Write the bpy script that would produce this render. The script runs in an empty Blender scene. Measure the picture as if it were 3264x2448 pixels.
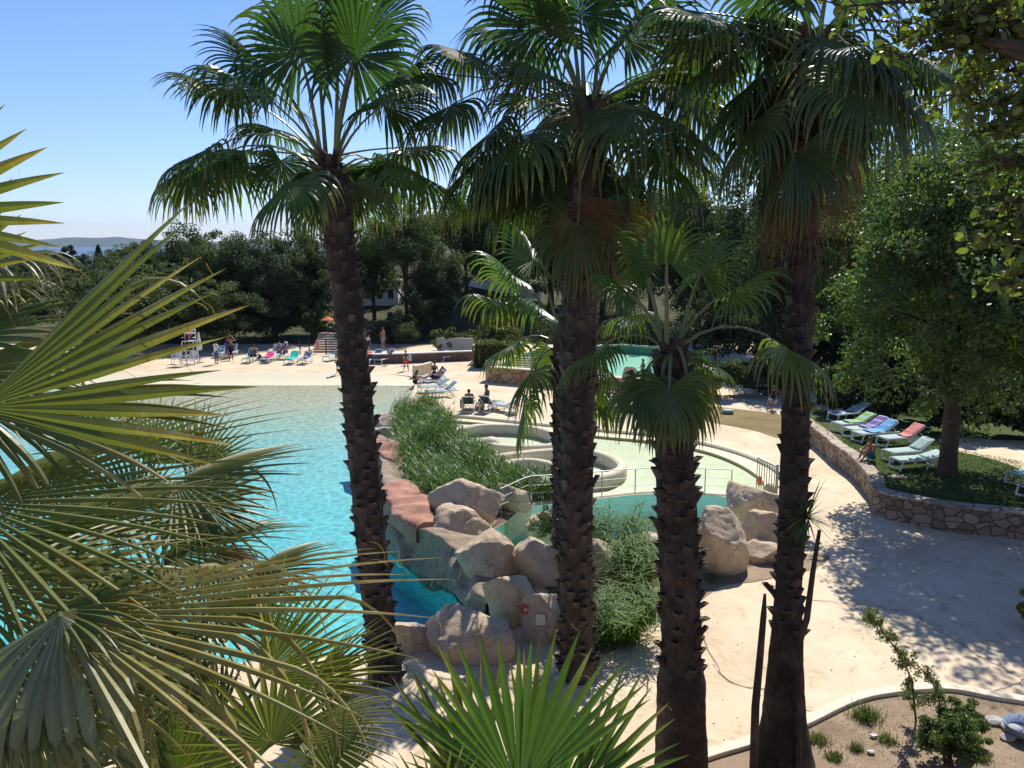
import bpy, bmesh, math, random
import numpy as np
from mathutils import Vector, Matrix, noise, geometry
R_ = math.radians
random.seed(7); rng = np.random.default_rng(7)
scene = bpy.context.scene
COL = scene.collection
# ------------------------------------------------------------------ camera model (photo pixels 3264 x 2448)
F, CU, CV, H = 2738.0, 1632.0, 1224.0, 9.0
PITCH = math.atan((CV - 765.0) / F)
cp, sp = math.cos(PITCH), math.sin(PITCH)
def ray(u, v):
    a = (u - CU) / F; b = -(v - CV) / F
    return Vector((a, cp + b * sp, -sp + b * cp))
def G(u, v, z=0.0):                       # point of the level z seen at a photo pixel
    d = ray(u, v); t = (z - H) / d.z
    return Vector((d.x * t, d.y * t, z))
def P(u, v, y):                           # point at world depth y seen at a photo pixel
    d = ray(u, v); t = y / d.y
    return Vector((d.x * t, y, H + d.z * t))
def pxm(y): return F / y                  # photo pixels per metre at depth y (approx.)
# ------------------------------------------------------------------ objects
def root_loc(o):
    p = Vector((0, 0, 0))
    while o is not None:
        p += o.location; o = o.parent
    return p
def attr(me, name, vals):
    a = me.attributes.new(name, 'FLOAT', 'POINT')
    a.data.foreach_set('value', np.asarray(vals, dtype=np.float32))
def mesh(name, V, Fc, attrs=None, smooth=False):
    me = bpy.data.meshes.new(name)
    if isinstance(V, np.ndarray): V = V.tolist()
    if isinstance(Fc, np.ndarray): Fc = Fc.tolist()
    me.from_pydata(V, [], Fc); me.update()
    if attrs:
        for k, a in attrs.items(): attr(me, k, a)
    if smooth: me.polygons.foreach_set('use_smooth', [True] * len(me.polygons))
    return me
def put(name, me, mat, parent=None, loc=None):
    o = bpy.data.objects.new(name, me); COL.objects.link(o)
    if mat is not None and not me.materials: me.materials.append(mat)
    if parent is not None: o.parent = parent
    if loc is not None: o.location = loc
    return o
def obj(name, V, Fc, mat, parent=None, attrs=None, smooth=False, world=False):
    """a mesh object; world=True means V is in world space and is made local to the parent"""
    if world and parent is not None:
        l = root_loc(parent); V = np.asarray(V, dtype=float) - np.array(l)
    return put(name, mesh(name, V, Fc, attrs, smooth), mat, parent)
def tag(o, label, cat, group=None, kind=None):
    if label: o['label'] = label
    if cat: o['category'] = cat
    if group: o['group'] = group
    if kind: o['kind'] = kind
    return o
def thing(name, label, cat, loc=(0, 0, 0), rz=0.0, group=None, scale=None):
    o = bpy.data.objects.new(name, None); COL.objects.link(o)
    o.location = loc; o.rotation_euler = (0, 0, rz); o.empty_display_size = .2
    if scale: o.scale = scale if not isinstance(scale, (int, float)) else (scale,) * 3
    return tag(o, label, cat, group)
def dup(root, loc, rz, label, group=None, scale=None, name=None):
    r = root.copy(); COL.objects.link(r); r.location = loc; r.rotation_euler = (0, 0, rz)
    if scale is not None: r.scale = (scale,) * 3 if isinstance(scale, (int, float)) else scale
    r['label'] = label
    if group: r['group'] = group
    for ch in list(root.children):
        c = ch.copy(); COL.objects.link(c); c.parent = r
        for g in ch.children:
            d = g.copy(); COL.objects.link(d); d.parent = c
    return r
class MB:                                  # collects pieces into one mesh
    def __init__(s): s.V = []; s.F = []; s.A = []; s.B = []
    def add(s, V, Fc, var=0.0, age=0.0):
        n = len(s.V); s.V += [tuple(v) for v in V]; s.F += [tuple(i + n for i in f) for f in Fc]
        s.A += [var] * len(V) if isinstance(var, (int, float)) else list(var)
        s.B += [age] * len(V) if isinstance(age, (int, float)) else list(age)
    def box(s, c, d, rz=0, var=0.0):
        x, y, z = [k / 2 for k in d]; cs, sn = math.cos(rz), math.sin(rz)
        V = [(c[0] + a * x * cs - b * y * sn, c[1] + a * x * sn + b * y * cs, c[2] + e * z) for e in (-1, 1) for a, b in ((-1, -1), (1, -1), (1, 1), (-1, 1))]
        s.add(V, [(3, 2, 1, 0), (4, 5, 6, 7), (0, 1, 5, 4), (1, 2, 6, 5), (2, 3, 7, 6), (3, 0, 4, 7)], var)
    def tube(s, pts, r, n=8, var=0.0, age=0.0, flat=1.0, cap=True):
        pts = [Vector(p) for p in pts]; rs = r if isinstance(r, (list, tuple)) else [r] * len(pts)
        V = []; Fc = []; up = None
        for i, p in enumerate(pts):
            d = (pts[min(i + 1, len(pts) - 1)] - pts[max(i - 1, 0)]).normalized()
            if up is None: up = Vector((0, 0, 1)) if abs(d.z) < .9 else Vector((0, 1, 0))
            sd = d.cross(up).normalized(); u2 = sd.cross(d).normalized(); up = u2
            for k in range(n):
                a = 2 * math.pi * k / n
                V.append(p + sd * (math.cos(a) * rs[i]) + u2 * (math.sin(a) * rs[i] * flat))
        for i in range(len(pts) - 1):
            for k in range(n):
                a, b = i * n + k, i * n + (k + 1) % n
                Fc.append((a, b, b + n, a + n))
        if cap:
            Fc.append(tuple(range(n))[::-1]); Fc.append(tuple(range((len(pts) - 1) * n, len(pts) * n)))
        s.add(V, Fc, var, age)
    def lathe(s, c, prof, n=20, var=0.0):
        V = []; Fc = []
        for r, z in prof:
            for k in range(n):
                a = 2 * math.pi * k / n; V.append((c[0] + r * math.cos(a), c[1] + r * math.sin(a), c[2] + z))
        for i in range(len(prof) - 1):
            for k in range(n):
                a, b = i * n + k, i * n + (k + 1) % n; Fc.append((a, b, b + n, a + n))
        Fc.append(tuple(range(n))[::-1]); Fc.append(tuple(range((len(prof) - 1) * n, len(prof) * n)))
        s.add(V, Fc, var)
    def build(s, name, mat, parent=None, smooth=False, world=False):
        return obj(name, np.array(s.V, dtype=float), s.F, mat, parent, {'var': s.A, 'age': s.B}, smooth, world)
def cr(pts, n=6, closed=False):           # Catmull-Rom through 2-D or 3-D points
    pts = [Vector(p) for p in pts]; out = []; m = len(pts)
    for i in range(m if closed else m - 1):
        g = lambda k: pts[k % m] if closed else pts[max(0, min(m - 1, k))]
        a, b, c, d = g(i - 1), g(i), g(i + 1), g(i + 2)
        for k in range(n):
            t = k / n
            out.append(.5 * ((2 * b) + (c - a) * t + (2 * a - 5 * b + 4 * c - d) * t * t + (3 * b - a - 3 * c + d) * t ** 3))
    if not closed: out.append(pts[-1])
    return out
def inside(x, y, poly):
    c = False; j = len(poly) - 1
    for i in range(len(poly)):
        xi, yi = poly[i][0], poly[i][1]; xj, yj = poly[j][0], poly[j][1]
        if (yi > y) != (yj > y) and x < (xj - xi) * (y - yi) / (yj - yi) + xi: c = not c
        j = i
    return c
def sheet(outer, holes=(), extra=()):      # triangulated flat region with holes -> 2-D verts, tris
    V = []; E = []
    for lp in [outer] + list(holes):
        n = len(V); V += [Vector((p[0], p[1])) for p in lp]
        E += [(n + i, n + (i + 1) % len(lp)) for i in range(len(lp))]
    V += [Vector(e) for e in extra]
    r = geometry.delaunay_2d_cdt(V, E, [], 0, 1e-5)
    vs = r[0]; tris = []
    for f in r[2]:
        cx = sum(vs[i].x for i in f) / len(f); cy = sum(vs[i].y for i in f) / len(f)
        if inside(cx, cy, outer) and not any(inside(cx, cy, h) for h in holes): tris.append(tuple(f))
    return [(v.x, v.y) for v in vs], tris
def grid_in(poly, step):
    xs = [p[0] for p in poly]; ys = [p[1] for p in poly]; out = []
    x = min(xs)
    while x < max(xs):
        y = min(ys)
        while y < max(ys):
            if inside(x, y, poly): out.append((x + .01, y + .013))
            y += step
        x += step
    return out
def flat(name, poly, z, mat, holes=(), kind='structure', up=True):
    v, t = sheet(poly, holes)
    t = [f if (Vector((v[f[1]][0] - v[f[0]][0], v[f[1]][1] - v[f[0]][1])).cross(Vector((v[f[2]][0] - v[f[0]][0], v[f[2]][1] - v[f[0]][1]))) > 0) else f[::-1] for f in t]
    o = obj(name, [(a, b, z) for a, b in v], t, mat)
    if kind: o['kind'] = kind
    return o
# ------------------------------------------------------------------ materials
def N(nt, typ, **kw):
    n = nt.nodes.new(typ)
    for k, v in kw.items():
        if k in n.inputs: n.inputs[k].default_value = v
        else: setattr(n, k, v)
    return n
def newmat(name):
    m = bpy.data.materials.new(name); m.use_nodes = True
    nt = m.node_tree; b = nt.nodes['Principled BSDF']; return m, nt, b, nt.nodes['Material Output']
def ramp(nt, fac, cols):
    r = N(nt, 'ShaderNodeValToRGB'); e = r.color_ramp.elements
    while len(e) > 1: e.remove(e[0])
    for i, (p, c) in enumerate(cols):
        el = e[0] if i == 0 else e.new(p)
        el.position = p; el.color = (*c, 1)
    nt.links.new(fac, r.inputs['Fac']); return r.outputs['Color']
def mixc(nt, fac, a, b, mode='MIX'):
    m = N(nt, 'ShaderNodeMix', data_type='RGBA', blend_type=mode)
    for s, x in ((m.inputs['Factor'], fac), (m.inputs[6], a), (m.inputs[7], b)):
        if isinstance(x, (int, float)): s.default_value = x
        elif isinstance(x, tuple): s.default_value = (*x, 1)
        else: nt.links.new(x, s)
    return m.outputs[2]
def noise_tex(nt, scale, detail=4, rough=.55, co=None, dist=0.0):
    if co is None: co = N(nt, 'ShaderNodeTexCoord').outputs['Object']
    n = N(nt, 'ShaderNodeTexNoise', Scale=scale, Detail=detail, Roughness=rough, Distortion=dist)
    nt.links.new(co, n.inputs['Vector']); return n.outputs['Fac']
def bump(nt, b, h, strength, dist=.02):
    n = N(nt, 'ShaderNodeBump', Strength=strength, Distance=dist)
    nt.links.new(h, n.inputs['Height']); nt.links.new(n.outputs['Normal'], b.inputs['Normal']); return n
def plain(name, c, rough=.5, var=.12, scale=6, spec=.4, metal=0.0, bumps=0.0):
    m, nt, b, o = newmat(name)
    f = noise_tex(nt, scale)
    col = ramp(nt, f, [(.3, tuple(x * (1 - var) for x in c)), (.7, tuple(min(1, x * (1 + var)) for x in c))])
    nt.links.new(col, b.inputs['Base Color']); b.inputs['Roughness'].default_value = rough
    b.inputs['Specular IOR Level'].default_value = spec; b.inputs['Metallic'].default_value = metal
    if bumps: bump(nt, b, noise_tex(nt, scale * 6), bumps)
    return m
def leafmat(name, lo, hi, old, rough=.4, trans=.35, spec=.5, tcol=(1.5, 1.7, .55), streak=0.0):
    m, nt, b, o = newmat(name)
    va = N(nt, 'ShaderNodeAttribute', attribute_name='var'); ag = N(nt, 'ShaderNodeAttribute', attribute_name='age')
    c = mixc(nt, va.outputs['Fac'], lo, hi)
    f = noise_tex(nt, 9, 3)
    if streak:
        st = N(nt, 'ShaderNodeMath', operation='MULTIPLY_ADD', use_clamp=True); st.inputs[1].default_value = 2.6; st.inputs[2].default_value = -1.2
        nt.links.new(noise_tex(nt, 55, 6, .75), st.inputs[0])
        sf = N(nt, 'ShaderNodeMath', operation='MULTIPLY'); nt.links.new(st.outputs[0], sf.inputs[0]); sf.inputs[1].default_value = streak
        a2 = N(nt, 'ShaderNodeMath', operation='ADD', use_clamp=True)
        nt.links.new(ag.outputs['Fac'], a2.inputs[0]); 
        s3 = N(nt, 'ShaderNodeMath', operation='MULTIPLY'); nt.links.new(sf.outputs[0], s3.inputs[0]); nt.links.new(ag.outputs['Fac'], s3.inputs[1])
        nt.links.new(s3.outputs[0], a2.inputs[1]); agf = a2.outputs[0]
    else: agf = ag.outputs['Fac']
    c = mixc(nt, agf, c, ramp(nt, f, [(.35, old[0]), (.65, old[1])]))
    nt.links.new(c, b.inputs['Base Color']); b.inputs['Roughness'].default_value = rough
    b.inputs['Specular IOR Level'].default_value = spec
    t = N(nt, 'ShaderNodeBsdfTranslucent')
    nt.links.new(mixc(nt, 1.0, c, tcol, 'MULTIPLY'), t.inputs['Color'])
    mx = N(nt, 'ShaderNodeMixShader'); mx.inputs[0].default_value = trans
    nt.links.new(b.outputs[0], mx.inputs[1]); nt.links.new(t.outputs[0], mx.inputs[2]); nt.links.new(mx.outputs[0], o.inputs['Surface'])
    return m
BROWN = ((.09, .042, .018), (.24, .12, .045)); YEL = ((.30, .19, .04), (.38, .30, .08))
m_palm = leafmat('palm_leaf', (.022, .058, .022), (.052, .105, .028), ((.20, .12, .03), (.34, .22, .05)), .40, .40, .55)
m_palm_light = leafmat('young_palm_leaf', (.034, .076, .020), (.088, .140, .030), ((.26, .16, .03), (.40, .27, .06)), .40, .42, .5)
m_dead = leafmat('dead_palm_leaf', (.15, .065, .025), (.28, .13, .05), BROWN, .6, .35, .3, (1.1, .9, .7))
m_front = leafmat('front_fan_leaf', (.042, .086, .012), (.165, .195, .042), ((.44, .24, .04), (.58, .46, .20)), .40, .28, .24, (1.25, 1.45, .5), 1.3)
m_front2 = leafmat('dark_fan_leaf', (.026, .066, .014), (.092, .135, .030), ((.40, .23, .05), (.50, .39, .17)), .40, .30, .28, (1.5, 1.6, .5), .8)
m_fan_green = leafmat('green_fan_leaf', (.024, .070, .015), (.075, .150, .032), ((.36, .22, .05), (.48, .40, .18)), .46, .32, .25, (1.1, 1.5, .5), 1.0)
m_pale = leafmat('bleached_fan_leaf', (.13, .16, .08), (.25, .28, .15), ((.40, .30, .16), (.55, .48, .32)), .45, .3, .4, (1.2, 1.2, .7))
m_petiole = leafmat('petiole', (.10, .13, .035), (.16, .16, .05), BROWN, .4, .0, .5)
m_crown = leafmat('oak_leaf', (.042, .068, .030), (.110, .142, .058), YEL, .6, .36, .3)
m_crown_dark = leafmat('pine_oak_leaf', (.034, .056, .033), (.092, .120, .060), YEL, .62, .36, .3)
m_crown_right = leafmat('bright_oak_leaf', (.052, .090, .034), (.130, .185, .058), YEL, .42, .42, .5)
m_branch_leaf = leafmat('round_leaf', (.062, .088, .025), (.19, .225, .055), YEL, .36, .42, .5)
m_hedge = leafmat('hedge_leaf', (.045, .075, .02), (.13, .16, .035), YEL, .45, .3, .4)
m_reed = leafmat('reed_blade', (.036, .095, .020), (.11, .19, .04), ((.25, .2, .08), (.3, .25, .1)), .45, .35, .4)
m_bamboo = leafmat('bamboo_leaf', (.050, .115, .018), (.135, .235, .035), ((.3, .26, .1), (.35, .3, .12)), .55, .40, .2)
m_grey_leaf = leafmat('grey_green_leaf', (.10, .13, .06), (.20, .23, .11), YEL, .45, .3, .4)
m_grass = leafmat('grass_blade', (.04, .085, .018), (.09, .15, .03), ((.3, .24, .1), (.36, .3, .13)), .5, .3, .3)
m_bark = plain('bark', (.085, .062, .045), .9, .35, 7, .2, 0, .5)
def trunkmat(name, dark, mid, cut):
    m, nt, b, o = newmat(name)
    va = N(nt, 'ShaderNodeAttribute', attribute_name='var'); ag = N(nt, 'ShaderNodeAttribute', attribute_name='age')
    c = mixc(nt, va.outputs['Fac'], dark, mid)
    c = mixc(nt, ag.outputs['Fac'], c, cut)
    c = mixc(nt, ramp(nt, noise_tex(nt, 1.6, 4, .65), [(.45, (0, 0, 0)), (.68, (.55, .55, .55))]), c, tuple(x * .72 for x in cut))
    tc = N(nt, 'ShaderNodeTexCoord'); mp = N(nt, 'ShaderNodeMapping'); mp.inputs['Scale'].default_value = (14, 14, 2.5)
    nt.links.new(tc.outputs['Object'], mp.inputs['Vector'])
    f = noise_tex(nt, 2.2, 6, .65, mp.outputs['Vector'])
    c = mixc(nt, 1.0, c, ramp(nt, f, [(.3, (.45, .42, .4)), (.7, (1.25, 1.2, 1.15))]), 'MULTIPLY')
    nt.links.new(c, b.inputs['Base Color']); b.inputs['Roughness'].default_value = .85; b.inputs['Specular IOR Level'].default_value = .25
    bump(nt, b, f, .7, .03); return m
m_trunk = trunkmat('palm_boot_bark', (.036, .029, .024), (.088, .072, .060), (.24, .20, .165))
TM = [m_trunk, trunkmat('palm_bark_grey', (.045, .036, .029), (.105, .083, .066), (.26, .21, .17)), trunkmat('palm_bark_rust', (.034, .026, .020), (.092, .070, .053), (.25, .195, .15)), trunkmat('palm_bark_dark', (.028, .023, .020), (.066, .054, .045), (.22, .18, .15))]
m_smooth = trunkmat('palm_smooth_bark', (.040, .032, .027), (.052, .042, .036), (.2, .17, .14))
m_red_trunk = trunkmat('palm_fibre_bark', (.044, .029, .021), (.092, .062, .046), (.23, .17, .12))
def concrete(name, a, b_, c_, sc=.35):
    m, nt, b, o = newmat(name)
    f1 = noise_tex(nt, sc, 6, .6, None, .4); f2 = noise_tex(nt, sc * 9, 5, .7)
    c = ramp(nt, f1, [(.28, a), (.5, b_), (.72, c_)])
    c = mixc(nt, .8, c, ramp(nt, f2, [(.25, (.86, .84, .80)), (.55, (1, 1, 1)), (.8, (1.08, 1.07, 1.05))]), 'MULTIPLY')
    f3 = noise_tex(nt, sc * 2.3, 8, .75, None, 1.5)
    c = mixc(nt, 1.0, c, ramp(nt, f3, [(.34, (.72, .67, .61)), (.44, (.94, .93, .91)), (.5, (1, 1, 1))]), 'MULTIPLY')
    c = mixc(nt, 1.0, c, ramp(nt, noise_tex(nt, sc * 60, 4, .8), [(.3, (.86, .84, .82)), (.5, (1, 1, 1))]), 'MULTIPLY')
    nt.links.new(c, b.inputs['Base Color']); b.inputs['Roughness'].default_value = .8; b.inputs['Specular IOR Level'].default_value = .3
    bump(nt, b, noise_tex(nt, 14, 6, .7), .15, .01); return m
m_deck = concrete('sunbleached_concrete', (.56, .43, .275), (.665, .535, .36), (.74, .61, .435))
m_kerb = concrete('pale_kerb', (.68, .60, .44), (.74, .67, .50), (.78, .71, .56), 1.2)
m_rim = concrete('pool_rim', (.64, .56, .39), (.70, .62, .45), (.74, .67, .50), 1.0)
m_dirt = concrete('dry_earth', (.20, .135, .085), (.27, .19, .12), (.34, .25, .165), .9)
m_crack = plain('crack_line', (.22, .17, .12), .9)
def rockmat(name, a, b_, c_, moss=None):
    m, nt, b, o = newmat(name)
    f1 = noise_tex(nt, 1.1, 8, .66, None, .8); f2 = noise_tex(nt, 9, 8, .75, None, .6)
    c = ramp(nt, f1, [(.25, a), (.5, b_), (.78, c_)])
    c = mixc(nt, 1.0, c, ramp(nt, f2, [(.28, (.52, .50, .49)), (.43, (.95, .95, .95)), (.70, (1.14, 1.12, 1.10))]), 'MULTIPLY')
    v = N(nt, 'ShaderNodeTexVoronoi', feature='DISTANCE_TO_EDGE', Scale=.9); 
    tc = N(nt, 'ShaderNodeTexCoord'); w = N(nt, 'ShaderNodeTexNoise', Scale=2.2, Detail=5); nt.links.new(tc.outputs['Object'], w.inputs['Vector'])
    ad = mixc(nt, .35, tc.outputs['Object'], w.outputs['Color']); nt.links.new(ad, v.inputs['Vector'])
    c = mixc(nt, ramp(nt, noise_tex(nt, .9, 3), [(.48, (0, 0, 0)), (.62, (.8, .8, .8))]), c, mixc(nt, 1.0, c, ramp(nt, v.outputs['Distance'], [(.0, (.5, .45, .40)), (.007, (.85, .83, .80)), (.014, (1, 1, 1))]), 'MULTIPLY'))
    c = mixc(nt, 1.0, c, ramp(nt, noise_tex(nt, 26, 6, .8), [(.30, (.64, .63, .63)), (.46, (1, 1, 1)), (.72, (1.12, 1.1, 1.07))]), 'MULTIPLY')
    if moss:
        f = noise_tex(nt, .8, 5, .6); c = mixc(nt, ramp(nt, f, [(.56, (0, 0, 0)), (.7, (.6, .6, .6))]), c, moss)
        mp = N(nt, 'ShaderNodeMapping'); mp.inputs['Scale'].default_value = (3, 3, .5); nt.links.new(tc.outputs['Object'], mp.inputs['Vector'])
        c = mixc(nt, 1.0, c, ramp(nt, noise_tex(nt, 1.5, 8, .7, mp.outputs[0]), [(.3, (.5, .48, .46)), (.5, (.95, .95, .95)), (.7, (1.15, 1.12, 1.1))]), 'MULTIPLY')
    nt.links.new(c, b.inputs['Base Color']); b.inputs['Roughness'].default_value = .85; b.inputs['Specular IOR Level'].default_value = .25
    bump(nt, b, noise_tex(nt, 6, 12, .78), 1.0, .07); return m
m_rock = rockmat('sand_rock', (.46, .35, .235), (.60, .475, .33), (.68, .56, .41))
m_rockface = rockmat('wet_rock_face', (.27, .20, .145), (.38, .29, .21), (.46, .36, .27), (.27, .27, .21))
m_redrock = rockmat('red_ledge_rock', (.36, .17, .115), (.47, .24, .17), (.55, .34, .26))
def stonewall(name, cols, mortar, sc=2.6):
    m, nt, b, o = newmat(name)
    tc = N(nt, 'ShaderNodeTexCoord'); w = N(nt, 'ShaderNodeTexNoise', Scale=1.6, Detail=3); nt.links.new(tc.outputs['Object'], w.inputs['Vector'])
    ad = mixc(nt, .2, tc.outputs['Object'], w.outputs['Color'])
    mp = N(nt, 'ShaderNodeMapping'); mp.inputs['Scale'].default_value = (1, 1, 1.5); nt.links.new(ad, mp.inputs['Vector'])
    v = N(nt, 'ShaderNodeTexVoronoi', feature='DISTANCE_TO_EDGE', Scale=sc, Randomness=.85); nt.links.new(mp.outputs[0], v.inputs['Vector'])
    v2 = N(nt, 'ShaderNodeTexVoronoi', Scale=sc, Randomness=.85); nt.links.new(mp.outputs[0], v2.inputs['Vector'])
    sx = N(nt, 'ShaderNodeSeparateColor'); nt.links.new(v2.outputs['Color'], sx.inputs[0])
    c = ramp(nt, sx.outputs[0], [(.1, cols[0]), (.4, cols[1]), (.7, cols[2]), (.95, cols[3])])
    f2 = noise_tex(nt, 12, 6, .7); c = mixc(nt, 1.0, c, ramp(nt, f2, [(.3, (.75, .75, .75)), (.7, (1.15, 1.15, 1.15))]), 'MULTIPLY')
    e = ramp(nt, v.outputs['Distance'], [(.02, (0, 0, 0)), (.06, (1, 1, 1))])
    c = mixc(nt, e, mortar, c)
    nt.links.new(c, b.inputs['Base Color']); b.inputs['Roughness'].default_value = .9; b.inputs['Specular IOR Level'].default_value = .2
    bump(nt, b, mixc(nt, .35, e, f2), 1.0, .09); return m
m_stone = stonewall('rubble_stone', ((.22, .16, .11), (.33, .25, .18), (.40, .32, .24), (.27, .20, .15)), (.17, .13, .095), 3.3)
m_stone_o = stonewall('orange_rubble_stone', ((.38, .22, .11), (.46, .29, .16), (.50, .34, .21), (.42, .25, .13)), (.28, .17, .09), 1.7)
m_cap = stonewall('wall_cap_stone', ((.42, .34, .26), (.48, .39, .30), (.52, .44, .34), (.45, .37, .29)), (.33, .26, .19), 1.8)
def lawnmat(name, a, b_, c_):
    m, nt, b, o = newmat(name)
    c = ramp(nt, noise_tex(nt, .6, 5, .6), [(.3, a), (.5, b_), (.72, c_)])
    c = mixc(nt, 1.0, c, ramp(nt, noise_tex(nt, 14, 6, .75), [(.25, (.6, .62, .55)), (.75, (1.3, 1.25, 1.2))]), 'MULTIPLY')
    nt.links.new(c, b.inputs['Base Color']); b.inputs['Roughness'].default_value = .9; b.inputs['Specular IOR Level'].default_value = .1
    bump(nt, b, noise_tex(nt, 30, 6, .8), .8, .05); return m
m_lawn = lawnmat('lawn_grass', (.055, .085, .028), (.08, .11, .035), (.115, .13, .045))
m_drylawn = lawnmat('dry_lawn', (.19, .16, .07), (.26, .20, .10), (.33, .25, .14))
m_hill = lawnmat('wild_slope', (.035, .045, .018), (.07, .075, .03), (.15, .12, .06))
# pool shells: the liner is sand coloured at the beach end and blue further in
def poolmat(name, bands):
    m, nt, b, o = newmat(name)
    g = N(nt, 'ShaderNodeNewGeometry'); s = N(nt, 'ShaderNodeSeparateXYZ'); nt.links.new(g.outputs['Position'], s.inputs[0])
    mr = N(nt, 'ShaderNodeMapRange'); mr.inputs['From Min'].default_value = 20; mr.inputs['From Max'].default_value = 62
    nt.links.new(s.outputs['Y'], mr.inputs['Value'])
    f = noise_tex(nt, .4, 3); ad = N(nt, 'ShaderNodeMath', operation='MULTIPLY_ADD'); ad.inputs[1].default_value = .06; nt.links.new(f, ad.inputs[0]); nt.links.new(mr.outputs[0], ad.inputs[2])
    c = ramp(nt, ad.outputs[0], [((y - 20) / 42.0 + .03, col) for y, col in bands])
    nt.links.new(c, b.inputs['Base Color']); b.inputs['Roughness'].default_value = .7; return m
m_pool = poolmat('pool_liner', [(20, (.10, .62, .65)), (30, (.13, .57, .61)), (39, (.22, .60, .60)), (45, (.40, .62, .52)), (50, (.60, .60, .45)), (54.5, (.62, .56, .38)), (57.6, (.54, .49, .34)), (58.6, (.60, .53, .39)), (60, (.66, .58, .44))])
m_paddle = plain('paddling_liner', (.66, .66, .47), .7, .05, 1)
m_lagoon = plain('lagoon_liner', (.54, .86, .74), .7, .08, .8)
m_upper = plain('upper_pool_liner', (.26, .66, .50), .7, .1, .8)
m_wetledge = plain('wet_ledge', (.66, .58, .34), .6, .06, 1.5)
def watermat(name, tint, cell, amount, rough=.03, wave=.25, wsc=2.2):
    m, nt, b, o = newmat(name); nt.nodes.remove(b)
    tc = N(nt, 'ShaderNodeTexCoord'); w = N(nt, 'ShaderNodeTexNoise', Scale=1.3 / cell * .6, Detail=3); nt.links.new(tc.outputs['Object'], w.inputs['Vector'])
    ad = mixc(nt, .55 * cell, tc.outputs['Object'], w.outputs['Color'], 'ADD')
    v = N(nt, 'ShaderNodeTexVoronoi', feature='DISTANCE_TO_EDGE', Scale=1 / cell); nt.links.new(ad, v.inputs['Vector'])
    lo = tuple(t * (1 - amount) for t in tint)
    c = ramp(nt, v.outputs['Distance'], [(.0, tint), (.05, tuple(t * (1 - amount * .35) for t in tint)), (.16, tuple(t * (1 - amount * .8) for t in tint)), (.4, lo)])  # caustic light network painted into the transmission colour, bright along cell edges
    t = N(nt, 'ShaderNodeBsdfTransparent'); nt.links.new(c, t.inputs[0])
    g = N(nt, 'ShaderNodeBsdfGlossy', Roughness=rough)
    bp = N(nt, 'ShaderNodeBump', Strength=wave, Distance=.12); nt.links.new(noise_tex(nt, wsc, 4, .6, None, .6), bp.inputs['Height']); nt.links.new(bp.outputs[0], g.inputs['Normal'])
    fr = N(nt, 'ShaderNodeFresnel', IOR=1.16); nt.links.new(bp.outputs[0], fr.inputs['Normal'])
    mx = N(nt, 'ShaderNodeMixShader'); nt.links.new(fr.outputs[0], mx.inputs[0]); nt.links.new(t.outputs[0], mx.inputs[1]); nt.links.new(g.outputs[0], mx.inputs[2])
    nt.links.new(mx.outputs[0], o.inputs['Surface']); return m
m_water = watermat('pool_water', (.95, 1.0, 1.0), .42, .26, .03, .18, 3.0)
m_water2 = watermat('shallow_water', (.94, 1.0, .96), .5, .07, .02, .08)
m_sea = plain('sea_water', (.012, .05, .12), .35, .1, .002, .4)
m_farhill = plain('far_hill', (.030, .045, .035), .95, .5, .004)
m_white = plain('white_plastic', (.74, .74, .72), .35, .03)
m_sling = plain('blue_grey_sling', (.16, .30, .33), .7, .08, 20)
m_sling_g = plain('green_sling', (.025, .07, .055), .7, .1, 20)
m_sling_t = plain('pale_teal_sling', (.26, .40, .38), .7, .08, 20)
m_steel = plain('galvanised_steel', (.26, .28, .28), .45, .05, 8, .5, .5)
m_dark = plain('dark_metal', (.03, .03, .03), .5)
m_wood = plain('grey_wood', (.22, .15, .10), .8, .25, 9, .2, 0, .3)
m_terra = plain('terracotta_step', (.33, .17, .10), .85, .15, 5)
m_wallw = plain('white_render', (.72, .69, .63), .85, .05, 2)
m_wallg = plain('grey_render', (.42, .39, .36), .85, .08, 2)
m_wallbrown = plain('brown_rubble', (.15, .10, .075), .9, .3, 4)  # dark brown rubble tone, mottled by noise
m_red = plain('red_plastic', (.55, .06, .045), .4, .05)
m_canvas = plain('white_canvas', (.72, .71, .66), .8, .05)
CL = {}
def cloth(key, c):
    if key not in CL: CL[key] = plain(key + '_cloth', c, .85, .12, 12, .15)
    return CL[key]
HAZE, SKY, SUN, EXPO, AIR, DUST, OZ = 4.0e-5, .086, 4.5, 0.53, 1.0, .0, 6.0
# ------------------------------------------------------------------ people
def capsule(mb, p, q, r0, r1, n=10):
    p, q = Vector(p), Vector(q); d = q - p; L = d.length
    d = d / L if L > 1e-6 else Vector((0, 0, 1)); pts = []; rs = []
    for a in (-80, -50, -20): pts.append(p + d * (r0 * math.sin(R_(a)))); rs.append(r0 * math.cos(R_(a)))
    for a in (20, 50, 80): pts.append(q + d * (r1 * math.sin(R_(a)))); rs.append(r1 * math.cos(R_(a)))
    mb.tube(pts, rs, n)
def remesh(name, caps, voxel, mat, parent, sc):
    mb = MB()
    for c in caps: capsule(mb, *c)
    me = mesh('tmp', np.array(mb.V), mb.F); o = bpy.data.objects.new('tmp', me); COL.objects.link(o)
    r = o.modifiers.new('r', 'REMESH'); r.mode = 'VOXEL'; r.voxel_size = voxel
    s = o.modifiers.new('s', 'SMOOTH'); s.factor = .5; s.iterations = 3
    dg = bpy.context.evaluated_depsgraph_get(); m2 = bpy.data.meshes.new_from_object(o.evaluated_get(dg))
    bpy.data.objects.remove(o); bpy.data.meshes.remove(me)
    m2.transform(Matrix.Scale(sc, 4)); m2.name = name
    m2.polygons.foreach_set('use_smooth', [True] * len(m2.polygons)); m2.materials.clear()
    return put(name, m2, mat, parent)
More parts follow.
